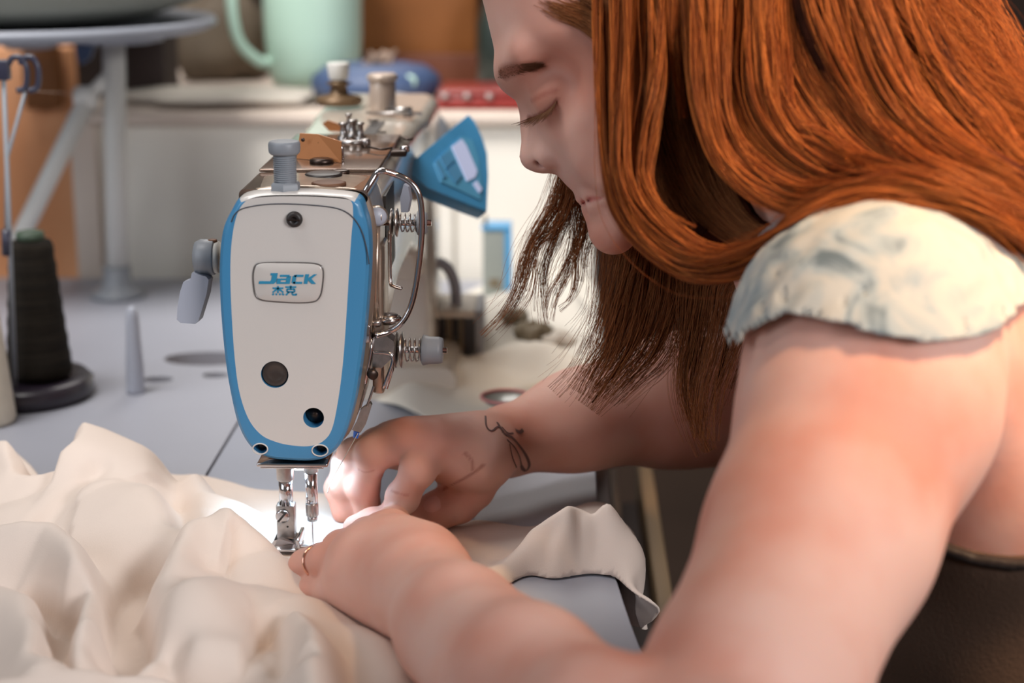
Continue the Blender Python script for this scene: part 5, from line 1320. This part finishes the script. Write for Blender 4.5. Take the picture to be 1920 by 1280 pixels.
def cloth_sheet(name, material, outline_px, ridges, grid=.0022, base=.0024, noise=((25, .0008, 1), (70, .0004, 2)), bend=None, thick=.0012, y_lim=None, **tags):
    """ridges = (picture points of the crest, crest heights, width near side, width far side)"""
    ol = [tuple(Z(a, b, 0)[:2]) for a, b in outline_px]
    oc_ = [tuple(v[:2]) for v in catmull([(a, b, 0) for a, b in ol], 4, True)]
    xs = np.array([p[0] for p in oc_]); ys = np.array([p[1] for p in oc_])
    gx = np.arange(xs.min(), xs.max() + grid, grid); gy = np.arange(ys.min(), ys.max() + grid, grid)
    X_, Y_ = np.meshgrid(gx, gy, indexing='ij')
    # lattice points just outside are pulled on to the outline
    in0 = inside(X_, Y_, oc_); nx_, ny_, bd = X_.copy(), Y_.copy(), np.full(X_.shape, 9.0)
    near = ~in0; 
    for i in range(len(oc_)):
        x0, y0 = oc_[i]; x1, y1 = oc_[(i + 1) % len(oc_)]; ex, ey = x1 - x0, y1 - y0
        t = np.clip(((X_ - x0) * ex + (Y_ - y0) * ey) / (ex * ex + ey * ey + 1e-12), 0, 1); qx, qy = x0 + t * ex, y0 + t * ey
        d = np.hypot(X_ - qx, Y_ - qy); m = d < bd; bd = np.where(m, d, bd); nx_ = np.where(m, qx, nx_); ny_ = np.where(m, qy, ny_)
    X_ = np.where(near, nx_, X_); Y_ = np.where(near, ny_, Y_)
    wx = X_ + .004 * n2(X_, Y_, 30, 21); wy = Y_ + .004 * n2(X_, Y_, 30, 22)
    Hh = np.zeros_like(X_)
    for pts, h, wn, wf in ridges:
        c = crest(pts, .024 if not isinstance(h, list) and h < 0 else h); hh = h if isinstance(h, list) else [h] * len(pts)
        d, t, s = seg_dist(wx, wy, c)
        # far side of the crest (greater y) may be steeper
        cy = np.interp(t, np.linspace(0, 1, len(c)), [p[1] for p in c]); far = 1 / (1 + np.exp(-(wy - cy) / .004))
        w = wn * (1 - far) + wf * far
        hv = np.interp(t, np.linspace(0, 1, len(hh)), hh)
        r = hv * np.exp(-(d / w) ** 2)
        Hh = np.where(hv < 0, Hh + r * np.clip(Hh / .012, 0, 1), np.maximum(Hh, r) + .18 * np.minimum(Hh, r)) if max(wn, wf) > .0125 or hv.min() < 0 else Hh + .22 * r
    ins = in0
    dE, _, _ = seg_dist(X_, Y_, oc_ + oc_[:1])
    flat = np.clip(dE / .010, 0, 1)
    Zz = base + Hh * np.clip(dE / .020, .0, 1) ** .7
    calm = np.clip(np.hypot(X_ - .0, Y_ + .0) / .05 - .5, 0, 1)
    g_ = np.clip((np.hypot(X_ + .004, Y_ + .006) - .024) / .034, 0, 1); g_ = g_ * g_ * (3 - 2 * g_); Zz = base + (Zz - base) * g_
    for s_, a_, sd in noise: Zz = Zz + a_ * n2(X_, Y_ * 1.0, s_, sd) * (.35 + np.clip(Hh / .02, 0, 1.2)) * calm
    Zz = np.maximum(Zz, base * .6) - (base - .0014) * (1 - np.clip(dE / .010, 0, 1))
    Xo, Yo = X_.copy(), Y_.copy()
    if bend: Xo, Yo, Zz = bend(X_, Y_, Zz)
    # keep whole quads inside; the rim is pulled on to the outline
    idx = -np.ones(X_.shape, int); keepq = ins[:-1, :-1] | ins[1:, :-1] | ins[:-1, 1:] | ins[1:, 1:]
    used = np.zeros(X_.shape, bool)
    for a in (0, 1):
        for b in (0, 1): used[a:a + keepq.shape[0], b:b + keepq.shape[1]] |= keepq
    idx[used] = np.arange(used.sum())
    V = np.stack([Xo[used], Yo[used], Zz[used]], 1)
    q = np.argwhere(keepq); F_ = np.stack([idx[q[:, 0], q[:, 1]], idx[q[:, 0] + 1, q[:, 1]], idx[q[:, 0] + 1, q[:, 1] + 1], idx[q[:, 0], q[:, 1] + 1]], 1)
    o = ob(name, (V, F_), material, **tags)
    sd = o.modifiers.new('smooth', 'SMOOTH'); sd.factor = .5; sd.iterations = 1
    so = o.modifiers.new('thickness', 'SOLIDIFY'); so.thickness = thick; so.offset = -1
    return o
M['beige_fabric'] = mat('beige_fabric', rgb(230, 213, 200), .9, vary=.03, scale=14, bump=.35, bscale=1400, bdist=.0004, sheen=.1)
def hang(X_, Y_, Z_):
    xe = XE + .004 + .016 * np.clip((-.04 - Y_) / .10, 0, 1)
    s = np.clip(X_ - xe, 0, None); hv = 1 / (1 + np.exp((-.055 - Y_) / .010))
    ph = math.radians(70) * hv * np.clip(s / .03, 0, 1) + math.radians(6) * (1 - hv)
    Xn = np.where(s > 0, xe + s * np.cos(ph) + .006 * hv * np.sin(Y_ * 160) * np.clip(s / .02, 0, 1), X_)
    Zn = np.where(s > 0, Z_ - s * np.sin(ph), Z_)
    return Xn, Y_, Zn
main_outline = [(-420,1010),(-300,860),(-100,842),(0,838),(48,865),(78,905),(82,948),(92,955),(104,935),(112,880),(170,872),(250,880),(330,893),(370,893),(430,906),(480,920),(545,924),(620,930),(700,945),(780,965),(850,984),(900,978),(985,990),(1020,982),(1060,962),(1120,943),(1200,972),(1275,1010),(1268,1092),(1222,1118),(1170,1092),(1110,1080),(1040,1088),(990,1082),(945,1104),(900,1135),(860,1200),(830,1300),(800,1500),(700,1510),(200,1480),(-300,1420)]
main_ridges = [
    ([(-120,850),(0,832),(45,858),(66,900)], [.03,.034,.032,.018], .030, .010),
    ([(118,850),(150,800),(200,818),(268,850),(340,885),(360,930)], [.030,.046,.043,.036,.028,.020], .075, .014),
    ([(60,960),(150,920),(250,930),(330,980)], [.020,.028,.032,.028], .060, .050),
    ([(300,1080),(340,1010),(390,962),(440,950),(478,975),(495,1040)], [.030,.036,.042,.042,.036,.022], .048, .014),
    ([(380,1100),(460,1085),(535,1125),(585,1185)], [.036,.032,.022,.013], .045, .030),
    ([(-60,1000),(20,985),(70,990),(112,1022),(136,1075),(132,1140),(122,1215)], [.034,.040,.040,.040,.036,.032,.026], .020, .018),
    ([(-60,1100),(20,1130),(70,1180),(90,1260)], [.026,.030,.030,.028], .026, .022),
    ([(120,1245),(150,1180),(190,1148),(218,1165),(228,1215)], [.020,.030,.034,.032,.020], .018, .010),
    ([(290,1205),(340,1192),(430,1190),(500,1205),(540,1208)], [.024,.028,.028,.026,.024], .012, .010),
    ([(-100,1290),(60,1290),(200,1265),(330,1262),(520,1265)], [.026,.026,.024,.020,.016], .022, .012),
    ([(530,1150),(560,1190),(566,1240),(572,1330)], [.026,.028,.028,.026], .016, .016),
    ([(640,1190),(690,1215),(720,1270)], [.012,.012,.010], .020, .02),
    # right-hand rumple
    ([(960,1050),(1010,990),(1070,958),(1125,955),(1185,990)], [.012,.024,.032,.032,.024], .030, .012),
    ([(985,1040),(1040,1025),(1090,1040),(1130,1075)], [.016,.020,.020,.014], .009, .007),
    ([(950,1080),(1000,1068),(1060,1072),(1120,1085)], [.010,.013,.014,.010], .008, .007),
    ([(1090,975),(1120,1010),(1140,1060)], [.030,.026,.018], .009, .009),
    ([(1140,980),(1160,1010),(1168,1060)], [.026,.024,.016], .009, .008),
    ([(990,1015),(1030,1000),(1060,1010)], [.020,.024,.020], .007, .006),
    # hollows
    ([(1036,995),(1014,1020),(988,1030)], -.008, .006, .004),
    ([(1012,1042),(1060,1034),(1100,1050),(1130,1070)], -.008, .006, .004),
    ([(960,1066),(1010,1072),(1045,1056),(1090,1066)], -.008, .006, .004),
    ([(1112,970),(1132,1010),(1150,1056)], -.008, .006, .005),
    ([(1090,985),(1100,1010),(1125,1030)], -.008, .005, .004),
    ([(330,890),(338,940),(350,985)], -.014, .010, .010),
    ([(60,975),(130,935),(190,912)], -.006, .008, .006),
    ([(36,1085),(70,1100),(98,1130),(102,1170)], -.026, .008, .006),
    ([(128,1120),(118,1170),(116,1235)], -.028, .008, .007),
    ([(270,1050),(225,1110),(245,1190)], -.030, .012, .014),
    ([(225,1240),(320,1228),(420,1236),(540,1240)], -.022, .008, .006),
    ([(330,1200),(322,1230)], -.016, .007, .007),
    ([(240,1275),(330,1262),(400,1240)], -.012, .006, .005),
    ([(250,1120),(262,1165),(240,1200)], -.018, .009, .009),
    ([(500,1150),(525,1180),(528,1215)], -.014, .007, .007),
    ([(380,985),(400,1030),(395,1060)], -.008, .012, .012),
    ([(470,1100),(480,1160)], -.006, .012, .012),
]
fab = cloth_sheet('sewing_fabric', M['beige_fabric'], main_outline, main_ridges, bend=hang,
    label='rumpled beige fabric under the needle and both hands, draped over the table front edge', cat='fabric')

back_outline = [(690,742),(700,690),(800,610),(860,560),(960,520),(1100,520),(1125,600),(1130,700),(1120,800),(1000,830),(850,800),(760,775)]
M['cream_fabric'] = mat('cream_fabric', rgb(228, 222, 210), .9, vary=.03, scale=10, bump=.4, bscale=900, bdist=.0005)
cloth_sheet('cream_fabric', M['cream_fabric'], back_outline, [
    ([(720,760),(780,720),(850,700),(940,690)], [.006,.014,.014,.008], .03, .02),
    ([(820,640),(900,610),(980,600),(1050,610)], [.014,.022,.026,.020], .03, .02),
    ([(880,570),(960,545),(1060,550)], [.016,.024,.022], .025, .02),
    ([(900,680),(960,650),(1040,650),(1100,690)], [.012,.022,.026,.018], .02, .012),
    ([(980,730),(1050,715),(1110,730)], [.012,.016,.012], .015, .012),
    ([(840,660),(880,700)], [.016,.010], .014, .014),
    ], grid=.004, noise=((28, .004, 5), (75, .0022, 6)), label='cream white crumpled fabric heaped on the table behind both hands', cat='fabric')

# grey open frame, small blue-rimmed box, dish among the fabric
def boxpx(x0, x1, ytop, ybase, depth, yy=None, z0=0.0):
    a = Z((x0 + x1) / 2, ybase, z0); y = a.y if yy is None else yy
    return Y(x0, ybase, y).x, Y(x1, ybase, y).x, y, y + depth, z0, Y(x0, ytop, y).z
x0, x1, y0, y1, z0, z1 = boxpx(800, 905, 582, 700, .06, z0=.0005)
M['stone_grey'] = mat('stone_grey', rgb(150, 152, 158), .5); M['khaki'] = mat('khaki', rgb(120, 108, 88), .7)
gb = thing('grey_tray_rack', ((x0 + x1) / 2, y0, .0005), 'pale grey open rack standing on the table behind the lower tension knob', 'rack')
ob('side', box(x0, x0 + .006, y0, y1, z0, z1, .001), M['stone_grey'], gb, smooth='auto')
ob('side', box(x1 - .006, x1, y0, y1, z0, z1, .001), M['stone_grey'], gb, smooth='auto')
ob('shelf', box(x0 + .0061, x1 - .0061, y0, y1, z1 - .006, z1, .001), M['white_board'], gb, smooth='auto')
ob('back_panel', box(x0 + .0061, x1 - .0061, y0 + .016, y0 + .020, z0 + .001, z1 - .0061), M['stone_grey'], gb, smooth=False)
ob('divider', box(x0 + .016, x0 + .020, y0 + .002, y0 + .0155, z0 + .001, z1 - .0061), M['khaki'], gb, smooth=False)
ob('divider', box(x0 + .026, x0 + .029, y0 + .002, y0 + .0155, z0 + .001, z1 - .0061), M['khaki'], gb, smooth=False)
x0, x1, y0, y1, z0, z1 = boxpx(905, 957, 424, 530, .04, yy=.56, z0=.0005)
z0 = Y(930, 532, .56).z
x0, x1, y0, y1, z0, z1 = boxpx(905, 957, 424, 560, .03, yy=.60, z0=.0005)
bb = thing('blue_rimmed_jar', ((x0 + x1) / 2, y0, .0005), 'small grey-green container with bright blue rim and edge, beyond the control panel', 'container')
ob('body', box(x0, x1, y0, y1, z0, z1 - .004, .003), M['glass_grey'], bb, smooth='auto')
ob('rim', box(x0 - .001, x1 + .001, y0 - .001, y1 + .001, z1 - .0039, z1, .001), M['panel_blue'], bb, smooth='auto', label='blue rim')
ob('edge', box(x1 - .005, x1 + .0012, y0 - .0015, y0 - .0002, z0 + .002, z1 - .004, .0004), M['panel_blue'], bb, smooth='auto', label='blue edge')
ob('slot', box(x0 + .006, x1 - .010, y0 - .0010, y0 - .0001, z0 + .020, z0 + .028), M['khaki'], bb, smooth=False)
ob('latch', box(x0 + .001, x0 + .004, y0, y0 + .006, z1 + .0003, z1 + .010, .001), M['khaki'], bb, smooth='auto')
c = Z(948, 762, .012)
di = thing('pink_rimmed_dish', (c.x, c.y, .010), 'shallow pale dish with pink rim lying behind the far wrist', 'dish')
ob('bowl', lathe((c.x, c.y, .012), (0, 0, 1), [(0, .008), (.003, .014), (.007, .0175), (.006, .015), (.003, .010)], 32), M['glass_grey'], di)
ob('rim', tube([(c.x + .0175 * math.cos(t), c.y + .0175 * math.sin(t), .0195) for t in np.linspace(0, 2 * PI, 33)[:-1]], .0011, 8, closed=True), mat('pink', rgb(214, 130, 130), .5), di, label='pink rim')
# grey-blue loop behind the guard: another coil of tubing
c = Y(800, 560, .40)
ob('grey_tube_coil', tube(catmull([Y(745, 640, .40), Y(760, 560, .40), Y(790, 500, .40), Y(830, 495, .40), Y(852, 530, .40), Y(855, 590, .40), Y(850, 622, .40)], 8), .0045, 12), M['pale_grey_plastic'], label='pale grey-blue arched tube standing behind the chrome guard', cat='tube')
# khaki lumps put in for dark gaps of the heap, and a white scrap
for i, (px_, py_, s) in enumerate(((1000, 640, .016), (965, 610, .012), (1050, 655, .012))):
    v = Z(px_, py_, .022)
    ob('fabric_scrap', blob((v.x, v.y, .030), (s, s * .8, s * .5), 30 + i, .2, 24), M['khaki'] if i != 2 else M['white_cloth'],
       label=['khaki scrap tucked in the cream heap, nearest the hanging hair tips', 'smaller khaki scrap at the left of the cream heap', 'white knotted scrap on the cream heap'][i], cat='fabric scrap')
